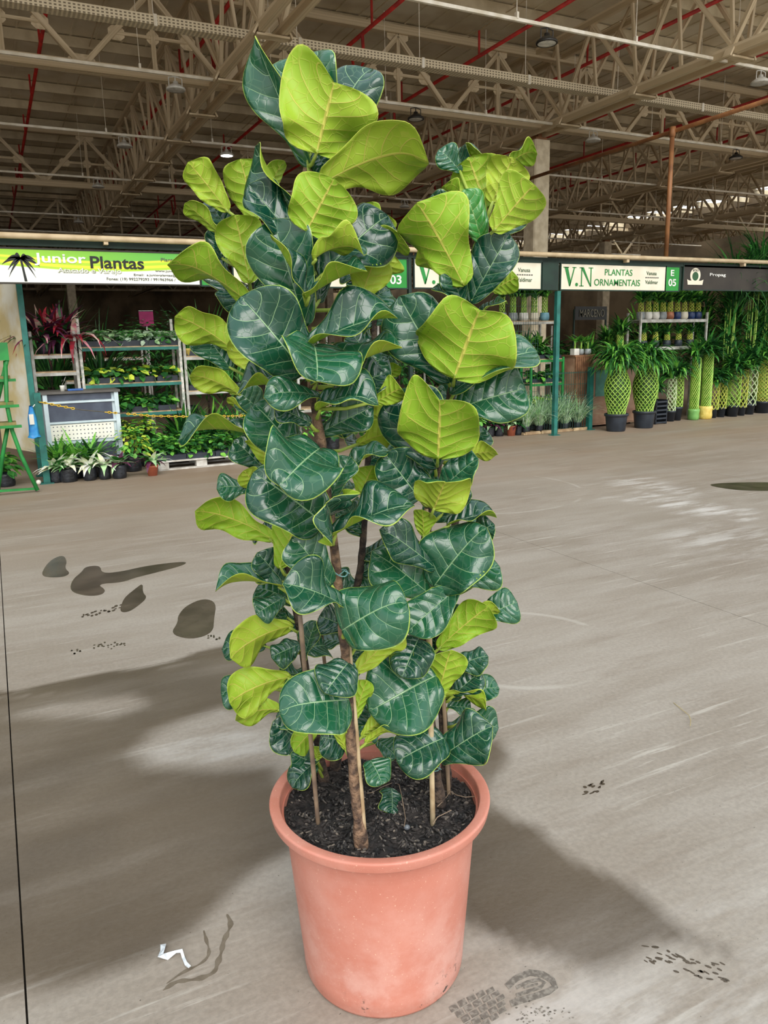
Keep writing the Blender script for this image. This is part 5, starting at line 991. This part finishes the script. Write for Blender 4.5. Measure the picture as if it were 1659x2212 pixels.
mb = MB(); mb.lathe([(0, 0), (.024, 0), (.03, .06), (.031, .07), (.027, .07), (.024, .01), (0, .01)], 16); tag(mb.build('paper_cup', M_WHITE, None, True, (.78, 10.5, 1.06)), 'small white cup on the counter desk', 'cup')
mb = MB(); mb.box((0, 0, .012), (.18, .10, .02)); tag(mb.build('blue_notebook', pm('blue_cover', srgb(60, 110, 190), None, 5, .5), None, False, (.93, 10.52, 1.062)), 'thin blue notebook beside the white cup', 'notebook')
# ferns and striped plants before the counter
for i, (x, y) in enumerate(((.62, 10.17), (.83, 10.20), (1.0, 10.17))):
    q = thing('potted_fern', ['fern nearest the short teal post', 'middle fern before the counter desk', 'fern before the desk, towards the terracotta pot'][i], 'potted plant', (x, y, 0), 0, 'ferns before the counter'); pot(q, .085, .18, M_BAG, 'bag'); mb = MB(); tuft(mb, (0, 0, .17), 46, .42, .05, (.7, 1.45), (.5, 1.5), 5, .05, (0, 1, 1, 2)); fol(mb, [G_MID, G_LIGHT, G_DARK], q)
VL = ['striped white leaved plant in a bag beside the short teal post', 'striped plant in the widest black bag', 'striped plant in a black bag, third from the post', 'striped plant in a slim black bag, fourth from the post', 'purple tinged striped plant in the last black bag', 'striped plant in a terracotta pot by the white pallet']
for i, (x, y, w) in enumerate(((.56, 9.98, .07), (.70, 9.96, .105), (.94, 9.92, .08), (1.11, 9.89, .07), (1.28, 9.86, .085), (1.67, 9.83, .078))):
    q = thing('striped_plant', VL[i], 'potted plant', (x, y, 0), 0, 'striped plants on the floor'); pot(q, w, .17 if i < 5 else .13, M_BAG if i < 5 else M_TPOT, 'bag' if i < 5 else 'pot'); mb = MB(); tuft(mb, (0, 0, .16), 26, .24, .06, (.1, 1.2), (.7, 1.7), 4, .03, (0, 0, 1, 2) if i < 4 else (0, 1, 2, 3)); fol(mb, [G_CREAM, G_MID, G_PALE, G_PURP], q)
# pallet with seedling trays
t_ = thing('pallet', 'whitewashed wooden pallet under seedling trays', 'pallet', (2.36, 10.10, 0))
for x in (-.5, 0, .5):
    for y in (.06, .5, .94): MB().box((x, y, .065), (.14, .12, .09)).build('block', M_PALLET, t_)
for y in (.06, .5, .94): MB().box((0, y, .012), (1.14, .10, .02)).build('bottom_board', M_PALLET, t_)
for k in range(7): MB().box((0, .04 + k * .153, .12), (1.14, .11, .02)).build('top_board', M_PALLET, t_)
def tray(x, y, z, w, d, h, leaves, lab, mats=(G_MID, G_LIGHT, G_DARK), L=.07, hh=.12, grp='seedling trays', up=False):
    q = thing('seedling_tray', lab, 'tray', (x, y, z), 0, grp); mb = MB()
    mb.box((0, 0, .01), (w, d, .02))
    for sx_, sy_, a, b_ in ((0, -d / 2, w, .012), (0, d / 2, w, .012), (-w / 2, 0, .012, d), (w / 2, 0, .012, d)): mb.box((sx_, sy_, h / 2), (a, b_, h))
    mb.build('tray', M_BPOT, q)
    nx = max(2, int(w / .10)); ny = max(1, int(d / .12))
    for i in range(nx):
        for j in range(ny): c_ = MB(); c_.lathe([(0, .02), (.032, .02), (.042, h * 1.15), (.036, h * 1.1), (0, h)], 8, (-w / 2 + (i + .5) * w / nx, -d / 2 + (j + .5) * d / ny, 0)); c_.build('cell', M_BPOT, q)
    mb = MB()
    for i in range(nx):
        for j in range(ny):
            c_ = (-w / 2 + (i + .5) * w / nx, -d / 2 + (j + .5) * d / ny, h * 1.05)
            if up: tuft(mb, c_, max(4, leaves // (nx * ny)), hh * 2, .035, (.9, 1.5), (.1, .6), 3, .02, (0, 1, 2))
            else: bush(mb, c_, w / nx * .6, d / ny * .6, hh * 1.25, max(8, int(1.3 * leaves / (nx * ny))), L * 1.15, L * .85, (0, 1, 2))
    fol(mb, list(mats), q, 'seedlings'); return q
for i, x in enumerate((1.98, 2.36, 2.74)): tray(x, 10.32, .13, .36, .40, .07, 150, ['tray of green seedlings at the near pallet corner', 'tray of green seedlings in the middle of the pallet', 'tray of green seedlings at the pallet end by the fig'][i], L=.08, hh=.16)
for i, x in enumerate((2.05, 2.6)): tray(x, 10.82, .13, .5, .42, .07, 130, ['rear pallet tray with taller green seedlings', 'rear pallet tray nearest the fig'][i], L=.09, hh=.2)
for i, (x, y, ms, h) in enumerate(((1.52, 10.35, (G_YEL, G_MID, G_LIGHT), .34), (1.78, 10.72, (G_YEL, G_LIGHT, G_MID), .42), (1.50, 10.82, (G_MID, G_DARK, G_YEL), .36))):
    q = thing('croton_bush', ['yellow speckled bush right beside the desk', 'yellow speckled bush behind the pallet', 'greener speckled bush behind the desk leg'][i], 'potted plant', (x, y, 0), 0, 'speckled bushes'); pot(q, .11, .2, M_BAG, 'bag'); mb = MB(); bush(mb, (0, 0, .28), .22, .22, h, 150, .10, .05, (0, 1, 1, 2)); fol(mb, list(ms), q)
for i, (x, y) in enumerate(((2.35, 11.05), (2.75, 10.95), (3.15, 11.05), (3.6, 11.0))):
    q = thing('lance_leaf_plant', ['lance leaved plant at the foot of the painted shelf post', 'lance leaved plant second from the painted post', 'lance leaved plant half behind the fig', 'lance leaved plant hidden mostly by the fig'][i], 'potted plant', (x, y, 0), 0, 'lance leaved plants'); pot(q, .11, .2, M_BAG, 'bag'); mb = MB(); tuft(mb, (0, 0, .2), 60, .62, .07, (.8, 1.5), (.3, 1.2), 4, .08, (0, 1, 2)); fol(mb, [G_MID, G_DARK, G_LIGHT], q)
# shelf racks
def rack(label, x0, x1, y0, y1, zs, ztop, pm_, bm, name='shelf_rack', group='plant racks', posts=None):
    t_ = thing(name, label, 'shelf', (x0, y0, 0), 0, group); w, d = x1 - x0, y1 - y0
    for x in (0, w):
        for y in (0, d): MB().box((x, y, ztop / 2), (.035, .035, ztop)).build('post', posts or pm_, t_)
    for z in zs:
        for y in (0, d): MB().box((w / 2, y, z - .02), (w, .025, .04)).build('shelf_rail', pm_, t_)
        for k in range(3): MB().box((w / 2, d * (k + .5) / 3, z + .008), (w, d / 3 - .012, .016)).build('shelf_plank', bm, t_)
    return t_
RL = rack('tall shelf rack with chipped white posts full of seedlings', 1.08, 2.37, 10.95, 11.40, (.70, 1.10, 1.58), 1.96, M_TEAL, M_PLANK, posts=M_RACKW)
for i in range(5): tray(1.23 + i * .25, 11.16, 1.598, .24, .36, .07, 70, ['top shelf seedling tray at the white post', 'top shelf seedling tray, second along', 'top shelf seedling tray in the middle', 'top shelf seedling tray, fourth along', 'top shelf seedling tray at the far post'][i], (G_BLUE, G_PALE, G_MID), .085, .10)
for i in range(4): tray(1.28 + i * .30, 11.16, 1.118, .27, .34, .07, 60, ['middle shelf tray of patterned leaves, first', 'middle shelf tray of patterned leaves, second', 'middle shelf tray of patterned leaves, third', 'middle shelf tray of patterned leaves, last'][i], (G_MID, G_YEL, G_DARK), .11, .09)
for i in range(3): tray(1.45 + i * .33, 11.16, .718, .30, .34, .07, 80, ['bottom shelf tray of round leaves above the desk', 'bottom shelf tray of round leaves in the middle', 'bottom shelf tray of round leaves at the post'][i], (G_MID, G_DARK, G_LIGHT), .10, .12)
rack('narrow rack behind the desk holding red striped plants', .50, 1.02, 10.92, 11.35, (.62, 1.0, 1.28, 1.50), 1.80, M_RACK, M_PLANK)
for i, (x, y) in enumerate(((.66, 11.08), (.88, 11.18))):
    q = thing('red_striped_plant', ['red and pink striped plant on the narrow rack', 'red striped plant hanging over the rack side'][i], 'potted plant', (x, y, 1.518), 0, 'red striped plants'); pot(q, .09, .15, M_BAG, 'bag'); mb = MB(); tuft(mb, (0, 0, .15), 85, .58, .06, (.3, 1.4), (.5, 2.0), 5, .06, (0, 2, 2, 3, 3, 1)); fol(mb, [G_RED, G_PINK, G_PURP, G_DARK], q)
q = thing('red_striped_plant', 'cream tipped red plant drooping in front of the rack', 'potted plant', (1.02, 11.02, 1.518), 0, 'red striped plants'); pot(q, .06, .12, M_BAG, 'bag'); mb = MB(); tuft(mb, (0, 0, .12), 34, .55, .06, (.2, 1.2), (1.4, 2.8), 5, .05, (0, 1, 2)); fol(mb, [G_PINK, G_PURP, G_RED], q)
rack('second shelf rack of upright seedlings behind the left fig leaves', 2.44, 3.60, 11.0, 11.42, (.55, .95, 1.43), 1.85, M_RACK, M_PLANK)
for z, nm in ((1.448, 'upper'), (.968, 'lower')):
    for i in range(3): tray(2.64 + i * .36, 11.2, z, .32, .36, .07, 60, f'{nm} tray of upright seedlings on the second rack, ' + ['by the painted post', 'middle one', 'the one behind the fig'][i], (G_MID, G_LIGHT, G_PALE), .1, .14, up=True)
q = thing('red_flower_plant', 'red flowering plant with a yellow bud on the second rack', 'potted plant', (2.5, 11.05, 1.448)); pot(q, .05, .10, M_YPOT); mb = MB(); tuft(mb, (0, 0, .10), 12, .2, .03, (.9, 1.5), (.2, .9), 3, .02, (0,)); fol(mb, [G_MID], q); mb = MB(); tuft(mb, (0.02, 0, .26), 9, .12, .05, (.1, 1.1), (.2, 1.0), 3, .01, (0,)); fol(mb, [G_RED], q, 'flower')
rack('rack hidden between the fig stems', 4.1, 5.45, 11.0, 11.45, (.6, 1.1, 1.55), 1.9, M_RACK, M_PLANK)
for i in range(4): tray(4.3 + i * .32, 11.2, 1.118, .3, .36, .07, 60, 'tray of pale seedlings glimpsed between the fig stems, ' + ['first', 'second', 'third', 'last'][i], (G_PALE, G_LIGHT, G_YEL), .10, .12)
for i in range(6):
    q = thing('floor_foliage_plant', 'leafy plant on the floor glimpsed through the fig, ' + ['first from the left', 'second', 'third', 'fourth', 'fifth', 'last'][i], 'potted plant', (3.9 + i * .62, 10.75, 0), 0, 'floor plants behind the fig'); pot(q, .1, .18, M_BAG, 'bag'); mb = MB(); bush(mb, (0, 0, .25), .26, .24, .4, 90, .13, .08, (0, 1, 2)); fol(mb, [G_DARK, G_MID, G_LIGHT], q)
# chain rope
t_ = thing('yellow_chain', 'sagging yellow chain tied between the teal post and the pallet stall', 'chain')
P0 = [Vector((.455, 9.93, .98)), Vector((.9, 9.90, .86)), Vector((1.3, 9.88, .80)), Vector((1.75, 9.88, .735)), Vector((2.3, 9.9, .69)), Vector((3.0, 9.95, .66))]
MB().tube(P0, .006, 6).build('cord', pm('grey_cord', srgb(90, 84, 70), None, 20, .8), t_)
LK = MB().tube([(math.cos(a) * .02, 0, math.sin(a) * .011) for a in np.linspace(0, 6.28, 11)], .005, 5).mesh('link', pm('yellow_plastic_link', srgb(236, 196, 60), None, 20, .45))
for i in range(1, 60):
    s = i / 60 * 5; k = int(s); p = P0[k].lerp(P0[k + 1], s - k)
    if not (.18 < i / 60 < .34 or .40 < i / 60 < .46): l_ = link('link', LK, t_, p + Vector((0, -.008, 0))); l_.rotation_euler = ((i % 2) * 1.57, .1, 0)
# tall grasses at the rear of the left stall
for i, (x, y, h, m_) in enumerate(((.8, 12.6, 2.3, 0), (1.5, 12.9, 2.1, 0), (2.05, 12.4, 2.1, 1), (2.6, 12.9, 2.2, 1), (3.1, 12.5, 2.3, 0), (3.7, 12.8, 2.0, 1), (4.5, 12.6, 1.9, 0), (5.2, 12.9, 1.7, 1), (6.0, 12.6, 1.6, 0), (6.8, 12.9, 1.6, 1))):
    q = thing('tall_grass_plant', ['tall reedy plant above the red striped leaves', 'reedy plant behind the tall shelf rack', 'feathery plant above the seedling shelf', 'feathery plant by the magenta banner', 'tall reedy plant over the second rack', 'dim feathery plant behind the left fig leaves', 'dim reedy plant hidden by the fig', 'dim feathery plant hidden by the fig', 'dim reedy plant behind the right fig stem', 'dim feathery plant behind the right fig stem'][i], 'potted plant', (x, y, 0), 0, 'tall plants at the stall rear'); pot(q, .14, .3, M_BAG, 'bag'); mb = MB()
    MB().tube([(0, 0, .28), (.02, 0, h * .62)], .02, 6).build('stem', M_BARKD, q)
    if m_: bush(mb, (0, 0, h * .62), .5, .4, h * .36, 260, .11, .035, (0, 1))
    else: tuft(mb, (0, 0, h * .45), 80, h * .55, .03, (.8, 1.5), (.2, 1.4), 5, .2, (0, 1))
    fol(mb, [G_DARK, G_MID], q)
# ---------- stall right of the fig: rack, wire fence, grass
rack('steel rack behind wire mesh with woven bamboos on top', 7.62, 8.86, 10.92, 11.35, (.55, 1.28, 1.86), 1.95, M_RACK, M_PLANK)
PW = [(M_GYPOT, 'in a grey pot, nearest the fig'), (M_GYPOT, 'in the second grey pot'), (M_WPOT, 'in a round white pot'), (M_CREAM, 'in a cream pot'), (pm('light_blue_ceramic', srgb(130, 180, 196), srgb(100, 150, 170), 10, .35), 'in a light blue pot by the teal post')]
for i, (mt, s) in enumerate(PW): bamboo('woven bamboo on the mesh covered rack ' + s, 7.86 + i * .225, 11.1, 1.876, .085, .14, mt, 'jar', [(.13, .045), (.30, .042), (.46, .045)], 6, .9, .007, (80, .34, .055, (.4, 1.4), (.4, 1.8)), group='bamboos on the mesh covered rack', seg=12)
for i in range(4): q = thing('rack_fern', 'fern on the second shelf of the mesh covered rack, ' + ['nearest the fig', 'second', 'third', 'by the teal post'][i], 'potted plant', (7.8 + i * .28, 11.08, 1.296), 0, 'ferns on the mesh covered rack'); pot(q, .08, .10, M_BPOT); mb = MB(); tuft(mb, (0, 0, .1), 50, .40, .045, (.4, 1.4), (.5, 1.8), 4, .05, (0, 1, 2)); fol(mb, [G_MID, G_DARK, G_LIGHT], q)
rack('small green painted shelf unit behind the grass', 8.20, 8.88, 10.72, 11.0, (.38, .82, 1.22), 1.26, M_GRN, M_PLANK)
for z, nm, ms in ((1.238, 'top', (G_DARK, G_MID, G_MID)), (.838, 'middle', (G_MID, G_LIGHT, G_DARK)), (.398, 'bottom', (G_LIGHT, G_YEL, G_PALE))):
    for i in range(2): tray(8.37 + i * .33, 10.86, z, .30, .24, .06, 50, nm + ' tray on the green shelf unit ' + ['near its left post', 'near its right post'][i], ms, .10, .10)
t_ = thing('wire_mesh_fence', 'dark green wire mesh fence from the teal post to the short post', 'fence', (8.28, 10.43, 0)); M_WIRE = pm('green_wire', srgb(40, 84, 76), None, 8, .5)
VW = MB().bar((0, 0, .03), (0, 0, 1.02), .005, .005).mesh('wire', M_WIRE)
for i in range(19): link('wire', VW, t_, (i * .05, 0, 0))
for z in (.05, .3, .55, .8, 1.0): MB().tube([(0, 0, z), (.0, -.0, z), (.92, 0, z)], .004, 5).build('wire', M_WIRE, t_)
mb = MB()
for z in (.58, .96): mb.tube([(0, 0, z), (0, -.03, z + .03), (.92, -.03, z + .03), (.92, 0, z)], .004, 5)
mb.build('folded_edge', M_WIRE, t_)
t_ = thing('wire_mesh_screen', 'tall wire mesh screen in front of the bamboo rack', 'fence', (7.60, 10.62, 0)); VW2 = MB().bar((0, 0, .05), (0, 0, 2.3), .004, .004).mesh('wire', M_WIRE)
for i in range(14): link('wire', VW2, t_, (i * .05, 0, 0))
for k in range(12): MB().bar((0, 0, .1 + k * .2), (.65, 0, .1 + k * .2), .004, .004).build('wire', M_WIRE, t_)
for i, (x, y, mt, w) in enumerate(((7.30, 10.62, M_BAG, .075), (7.47, 10.60, M_BAG, .08), (7.66, 10.52, M_TPOT, .085), (7.80, 10.52, M_BAG, .06))):
    q = thing('striped_plant', ['dark striped plant in a black bag close to the right fig leaves', 'dark striped plant in a black bag left of the small terracotta pot', 'dark striped plant in a small terracotta pot before the shelf', 'striped plant in a bag right of the small terracotta pot'][i], 'potted plant', (x, y, 0), 0, 'striped plants by the grass'); pot(q, w, .17, mt, 'bag' if mt is M_BAG else 'pot'); mb = MB(); tuft(mb, (0, 0, .16), 24, .24, .06, (.1, 1.2), (.7, 1.7), 4, .03, (0, 1, 2, 1)); fol(mb, [G_PALE, G_DARK, G_PURP], q)
for i, (x, y) in enumerate(((7.55, 10.85), (7.30, 10.95))): q = thing('croton_bush', ['yellow green bush behind the small terracotta pot', 'darker bush behind the black bags'][i], 'potted plant', (x, y, 0), 0, 'bushes by the grass'); pot(q, .1, .2, M_BAG, 'bag'); mb = MB(); bush(mb, (0, 0, .28), .24, .2, .42, 150, .10, .06, (0, 1, 2)); fol(mb, [G_YEL, G_MID, G_DARK], q)
t_ = thing('low_crate', 'low plank crate edging the pale grass', 'crate', (8.5, 10.52, 0))
for x in (-.5, -.16, .18, .52): MB().box((x, -.13, .03), (.30, .02, .05)).build('board', M_PLANK, t_)
MB().box((0, .1, .02), (1.34, .44, .03)).build('base', M_PLANK, t_)
for i in range(10):
    x, y = 7.95 + (i % 5) * .275, 10.50 + (i // 5) * .2
    q = thing('pale_grass_tuft', ('front' if i < 5 else 'rear') + ' tuft of pale striped grass, ' + ['next to the terracotta pot', 'second along', 'third along', 'fourth along', 'next to the short teal post'][i % 5], 'potted plant', (x, y, .037), 0, 'pale grass tufts'); pot(q, .07, .10, M_BAG, 'bag', 10); mb = MB(); tuft(mb, (0, 0, .09), 130, .62, .015, (.8, 1.5), (.5, 1.9), 5, .07, (0, 0, 1)); fol(mb, [G_BLUE, G_PALE], q)
q = thing('broad_leaf_plant', 'broad leaved plant behind the grass by the cabinet', 'potted plant', (8.95, 10.95, 0)); pot(q, .1, .2, M_BAG, 'bag'); mb = MB(); tuft(mb, (0, 0, .2), 26, .5, .12, (.5, 1.4), (.5, 1.5), 4, .05, (0, 1)); fol(mb, [G_MID, G_LIGHT], q)
# ---------- bamboo stall: cabinet, vases, rows
t_ = thing('reception_cabinet', 'brown reeded wood cabinet with a light wood front and teal glass', 'cabinet', (9.05, 10.60, 0))
MB().box((.75, .27, .65), (1.5, .5, 1.22)).build('body', M_WOODL, t_); MB().box((.75, .26, 1.265), (1.54, .56, .03)).build('worktop', M_WOOD, t_)
for i in range(9): MB().box((.018 + i * .042, -.002, .66), (.034, .03, 1.18)).build('slat', M_WOOD, t_)
MB().box((.95, .01, .56), (1.10, .02, .98)).build('front_panel', M_WOODL, t_); MB().box((.80, -.006, .78), (.66, .012, .46)).build('glass_panel', pm('teal_glass', srgb(120, 180, 168), None, 5, .15), t_)
for x in (.1, 1.4): mb = MB(); mb.lathe([(0, -.02), (.02, -.015), (.025, 0), (.02, .015), (0, .02)], 10, (x, .1, .03)); mb.build('castor', M_BLK, t_)
for i, (x, mt, s) in enumerate(((9.15, M_WPOT, 'in a square white pot'), (9.29, M_GYPOT, 'in a slim grey pot'), (9.44, M_GYPOT, 'in a round grey pot'))):
    q = thing('small_bamboo', 'tiny potted bamboo ' + s + ' on the cabinet', 'potted plant', (x, 10.74, 1.282), 0, 'tiny bamboos on the cabinet')
    if i == 0: MB().box((0, 0, .055), (.11, .11, .11)).build('pot', mt, q)
    else: pot(q, .05 + .012 * (i == 2), .10, mt, 'jar')
    MB().tube([(0, 0, .09), (.004, 0, .24)], .016, 8).build('cane', G_STEM, q, True); mb = MB(); tuft(mb, (0, 0, .22), 16, .22, .04, (.1, .9), (.1, .9), 3, .01, (0, 1)); fol(mb, [G_MID, G_LIGHT], q)
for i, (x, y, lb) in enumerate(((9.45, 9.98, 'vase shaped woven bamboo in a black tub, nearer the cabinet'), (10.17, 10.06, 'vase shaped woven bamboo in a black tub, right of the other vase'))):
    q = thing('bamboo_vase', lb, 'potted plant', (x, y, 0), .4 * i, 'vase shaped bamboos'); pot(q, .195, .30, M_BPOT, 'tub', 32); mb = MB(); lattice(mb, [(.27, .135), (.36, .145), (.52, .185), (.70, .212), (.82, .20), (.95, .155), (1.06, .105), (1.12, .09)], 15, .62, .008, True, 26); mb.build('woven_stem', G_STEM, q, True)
    mb = MB(); mb.lathe([(.125, .28), (.135, .36), (.172, .52), (.198, .70), (.186, .82), (.14, .95), (.09, 1.08)], 24); mb.build('gap_shade_core', pm('shaded_bamboo_core', srgb(60, 92, 34), srgb(44, 72, 26), 14, .6), q, True)  # inner surface coloured dark as the shade in the gaps between strands
    mb = MB()
    for _ in range(300):
        a = rnd.uniform(0, 6.283); rr_ = rnd.uniform(.06, .20); z = rnd.uniform(1.08, 1.36); blade(mb, (math.cos(a) * rr_, math.sin(a) * rr_, z), a + rnd.uniform(-.5, .5), rnd.uniform(.34, .52), rnd.uniform(.045, .07), rnd.uniform(-.1, 1.0), rnd.uniform(.9, 2.2), 5, rnd.choice((0, 0, 1, 2)))
    fol(mb, [G_MID, G_DARK, G_LIGHT], q)
t_ = thing('plastic_crate', 'black plastic crate between the vase bamboo and the pale lattice', 'crate', (10.83, 10.42, 0)); mb = MB()
for k in range(6): z = .03 + k * .075; MB().box((0, -.13, z), (.26, .016, .03)).build('slat', M_BPOT, t_); MB().box((0, .13, z), (.26, .016, .03)).build('slat', M_BPOT, t_)
for x in (-.13, .13): MB().box((x, 0, .22), (.02, .26, .44)).build('side', M_BPOT, t_)
ROW = [ # x, y, pot r, pot h, pot material, pot kind, column radius, column top, strands, turns, both ways, stem material, leaf length, label
 (10.98, 10.62, .08, .16, M_BAG, 'bag', .06, .62, 6, .8, True, G_STEM, .30, 'thin lattice bamboo half behind the black crate'),
 (11.33, 10.55, .098, .20, M_BPOT, 'pot', .085, .86, 7, .9, True, G_STEMW, .30, 'pale whitish lattice bamboo right of the crate'),
 (11.55, 10.60, .105, .26, M_BPOT, 'pot', .095, .92, 8, .9, True, G_STEM, .32, 'green lattice bamboo in a tall black pot'),
 (11.86, 10.48, .108, .21, M_GPOT, 'bag', .078, 1.22, 14, .55, False, G_STEM, .36, 'spiral bamboo column in a green pot'),
 (12.15, 10.46, .130, .25, M_YPOT, 'bag', .085, 1.28, 14, .7, False, G_STEM, .38, 'spiral bamboo column in a yellow pot'),
 (12.42, 10.50, .075, .19, M_BPOT, 'pot', .085, .74, 8, .7, True, G_STEMY, .30, 'yellowish lattice bamboo right of the yellow pot'),
 (12.66, 10.52, .085, .19, M_BPOT, 'pot', .085, .74, 8, .7, True, G_STEMY, .30, 'yellowish lattice bamboo, second right of the yellow pot'),
 (12.91, 10.46, .118, .22, M_BPOT, 'pot', .12, .95, 8, .7, True, G_STEM, .36, 'wide lattice bamboo in a grey black pot'),
 (13.17, 10.47, .085, .19, M_BPOT, 'pot', .09, .98, 7, .7, True, G_STEMY, .34, 'lattice bamboo in a small black pot near the right edge'),
 (13.50, 10.55, .112, .21, M_BPOT, 'pot', .115, 1.05, 6, .7, True, G_STEMW, .40, 'open lattice bamboo in a dusty black pot'),
 (13.93, 10.58, .160, .24, M_BPOT, 'pot', .15, 1.12, 12, .7, True, G_STEMY, .42, 'thick lattice bamboo at the right edge'),
 (14.40, 10.62, .140, .24, M_BPOT, 'pot', .13, 1.12, 10, .7, True, G_STEM, .42, 'lattice bamboo just past the right edge')]
for (x, y, pr, ph, mt, pk, cr, ct, ns, tn, bo, sm, LL, lb) in ROW:
    bamboo(lb, x, y, 0, pr, ph, mt, pk, [(ph * .85, cr * .95), ((ph + ct) / 2, cr), (ct, cr * .9)], ns, tn * (ct - ph) / .6, .0075 if bo else .011, (120, LL * 1.15, .065, (.1, 1.3), (.4, 2.0)), sm, bo, group='row of bamboos on the floor', seg=16 if bo else 22)
t_ = rack('steel shelf holding nine small woven bamboos', 10.70, 12.40, 10.78, 11.10, (1.36, 1.86), 2.0, M_RACK, M_RACK)
NB = [(M_GYPOT, 'in a pale blue grey pot'), (M_WPOT, 'in a white pot'), (M_WPOT, 'in a marbled white pot'), (M_GYPOT, 'in a grey banded pot'), (M_OPOT, 'in a copper pot'), (M_BLPOT, 'in a wide dark blue pot'), (M_CREAM, 'in a cream pot'), (M_BLPOT, 'in a blue pot'), (M_BLPOT, 'in the last blue pot')]
for i, (mt, s) in enumerate(NB): bamboo('small woven bamboo ' + s + ' on the steel shelf', 10.84 + i * .185, 10.93, 1.876, .078, .14, mt, 'jar', [(.13, .05), (.24, .045), (.36, .028)], 5, .8, .0065, (60, .30, .055, (.3, 1.4), (.4, 1.6)), G_STEMY, group='small bamboos on the steel shelf', seg=10)
for i in range(5): bamboo('woven bamboo on the lower level of the steel shelf, ' + ['first', 'second', 'third', 'fourth', 'fifth'][i], 10.95 + i * .30, 10.94, 1.376, .075, .12, M_BPOT, 'jar', [(.11, .05), (.2, .045), (.28, .03)], 6, .6, .0065, (50, .26, .045, (.2, 1.3), (.4, 1.5)), G_STEMY, group='bamboos on the lower steel shelf', seg=8)
bamboo('woven bamboo column in a dark bowl standing on the cabinet', 10.30, 10.86, 1.282, .11, .10, M_BLPOT, 'jar', [(.09, .055), (.22, .055), (.40, .05)], 9, .6, .008, (80, .40, .055, (.3, 1.4), (.3, 1.5)), G_STEM, seg=12)
for i, (x, y, h) in enumerate(((9.95, 11.3, 1.25), (10.6, 11.5, 1.5))): bamboo(['leafy bamboo behind the cabinet', 'leafy bamboo behind the steel shelf end'][i], x, y, 0, .12, .25, M_BPOT, 'pot', [(.2, .09), (h * .6, .09), (h, .07)], 8, 1.2, .008, (130, .42, .055, (.2, 1.4), (.3, 1.7)), G_STEM, group='leafy bamboos at the rear', seg=14)
# wall of tall bamboo and dracaena foliage
TL = ['tall leafy cane above the farm emblem sign', 'tall leafy cane behind the steel shelf post', 'dark leafy cane right of the steel shelf', 'dark leafy cane, second right of the steel shelf', 'dark leafy cane, third right of the steel shelf', 'dark leafy cane, fourth right of the steel shelf', 'tall grassy cane covering the brown sign', 'taller grassy cane reaching above the header pipe', 'grassy cane near the right edge', 'leafy cane at the right edge, in front', 'leafy cane at the right edge, behind', 'outermost leafy cane past the right edge']
for i, (x, y, h, kind) in enumerate(((11.6, 11.7, 2.0, 0), (12.2, 11.8, 2.3, 0), (12.75, 11.2, 2.2, 0), (13.1, 11.5, 2.45, 0), (13.5, 11.1, 2.1, 0), (13.9, 11.5, 2.4, 0), (13.0, 10.74, 3.1, 1), (13.65, 10.76, 3.4, 1), (14.2, 10.78, 3.3, 1), (14.4, 11.1, 2.2, 0), (14.9, 11.4, 2.5, 0), (15.5, 11.3, 2.7, 0))):
    q = thing('tall_cane_plant', TL[i], 'potted plant', (x, y, 0), 0, 'tall canes at the right'); pot(q, .16, .3, M_BPOT, 'pot')
    for k in range(5): a = k * 1.257; MB().tube([(math.cos(a) * .06, math.sin(a) * .06, .26), (math.cos(a) * .09, math.sin(a) * .09 - .0 * kind, h * .5), (math.cos(a) * .09, math.sin(a) * .09 - .0 * kind, h * .72)], .013, 6).build('cane', G_STEM, q)
    mb = MB()
    if kind:
        for _ in range(300): a = rnd.uniform(0, 6.283); blade(mb, (math.cos(a) * .16, math.sin(a) * .12 - .12, rnd.uniform(h * .66, h * .84)), a, rnd.uniform(.7, 1.25), .03, rnd.uniform(.6, 1.5), rnd.uniform(.6, 2.6), 5, rnd.choice((0, 1)))
    if 1:
        for _ in range(330 if not kind else 240): a = rnd.uniform(0, 6.283); r0_ = rnd.uniform(.05, .22); blade(mb, (math.cos(a) * r0_, math.sin(a) * r0_, rnd.uniform(h * .36, h * .97)), a + rnd.uniform(-.5, .5), rnd.uniform(.26, .42), rnd.uniform(.04, .065), rnd.uniform(-.2, 1.3), rnd.uniform(.3, 1.6), 4, rnd.choice((0, 0, 1, 2)))
    fol(mb, [G_DARK, G_MID, G_LIGHT] if not kind else [G_DARK, G_MID], q)
# ---------- rows of far stalls, dim in the depth
ORD = ['first', 'second', 'third', 'fourth', 'fifth', 'sixth', 'seventh', 'eighth', 'ninth', 'tenth', 'eleventh', 'twelfth']
for (y, x0, x1, n_, nm) in ((16.6, -2, 18, 12, 'near'), (22.5, 0, 26, 9, 'middle')):
    for i in range(n_):
        x = x0 + (x1 - x0) * (i + .5) / n_ + rnd.uniform(-.2, .2); h = rnd.uniform(1.25, 1.7)
        q = thing('far_stall_plant', f'dim bushy plant behind the signs, {ORD[i]} from the left in the {nm} row', 'potted plant', (x, y + rnd.uniform(-.3, .3), 0), 0, f'dim plants of the {nm} row'); pot(q, .2, .35, M_BAG, 'bag', 10); MB().tube([(0, 0, .3), (0, 0, h * .7)], .03, 6).build('stem', M_BARKD, q)
        mb = MB(); bush(mb, (0, 0, h * .45), .8, .5, h * .6, 170, .26, .10, (0, 1)); fol(mb, [G_DARK, G_MID], q)
for i, (x, y) in enumerate(((8.9, 15.6), (11.2, 15.8), (5.0, 15.6), (1.2, 15.4))):
    rack(['dim slotted rack behind the cabinet', 'dim slotted rack right of the pale letters', 'dim slotted rack behind the fig', 'dim slotted rack behind the left stall'][i], x, x + 1.5, y, y + .5, (.5, 1.0, 1.4), 1.9, M_RACK, M_PLANK, group='dim racks in the depth')
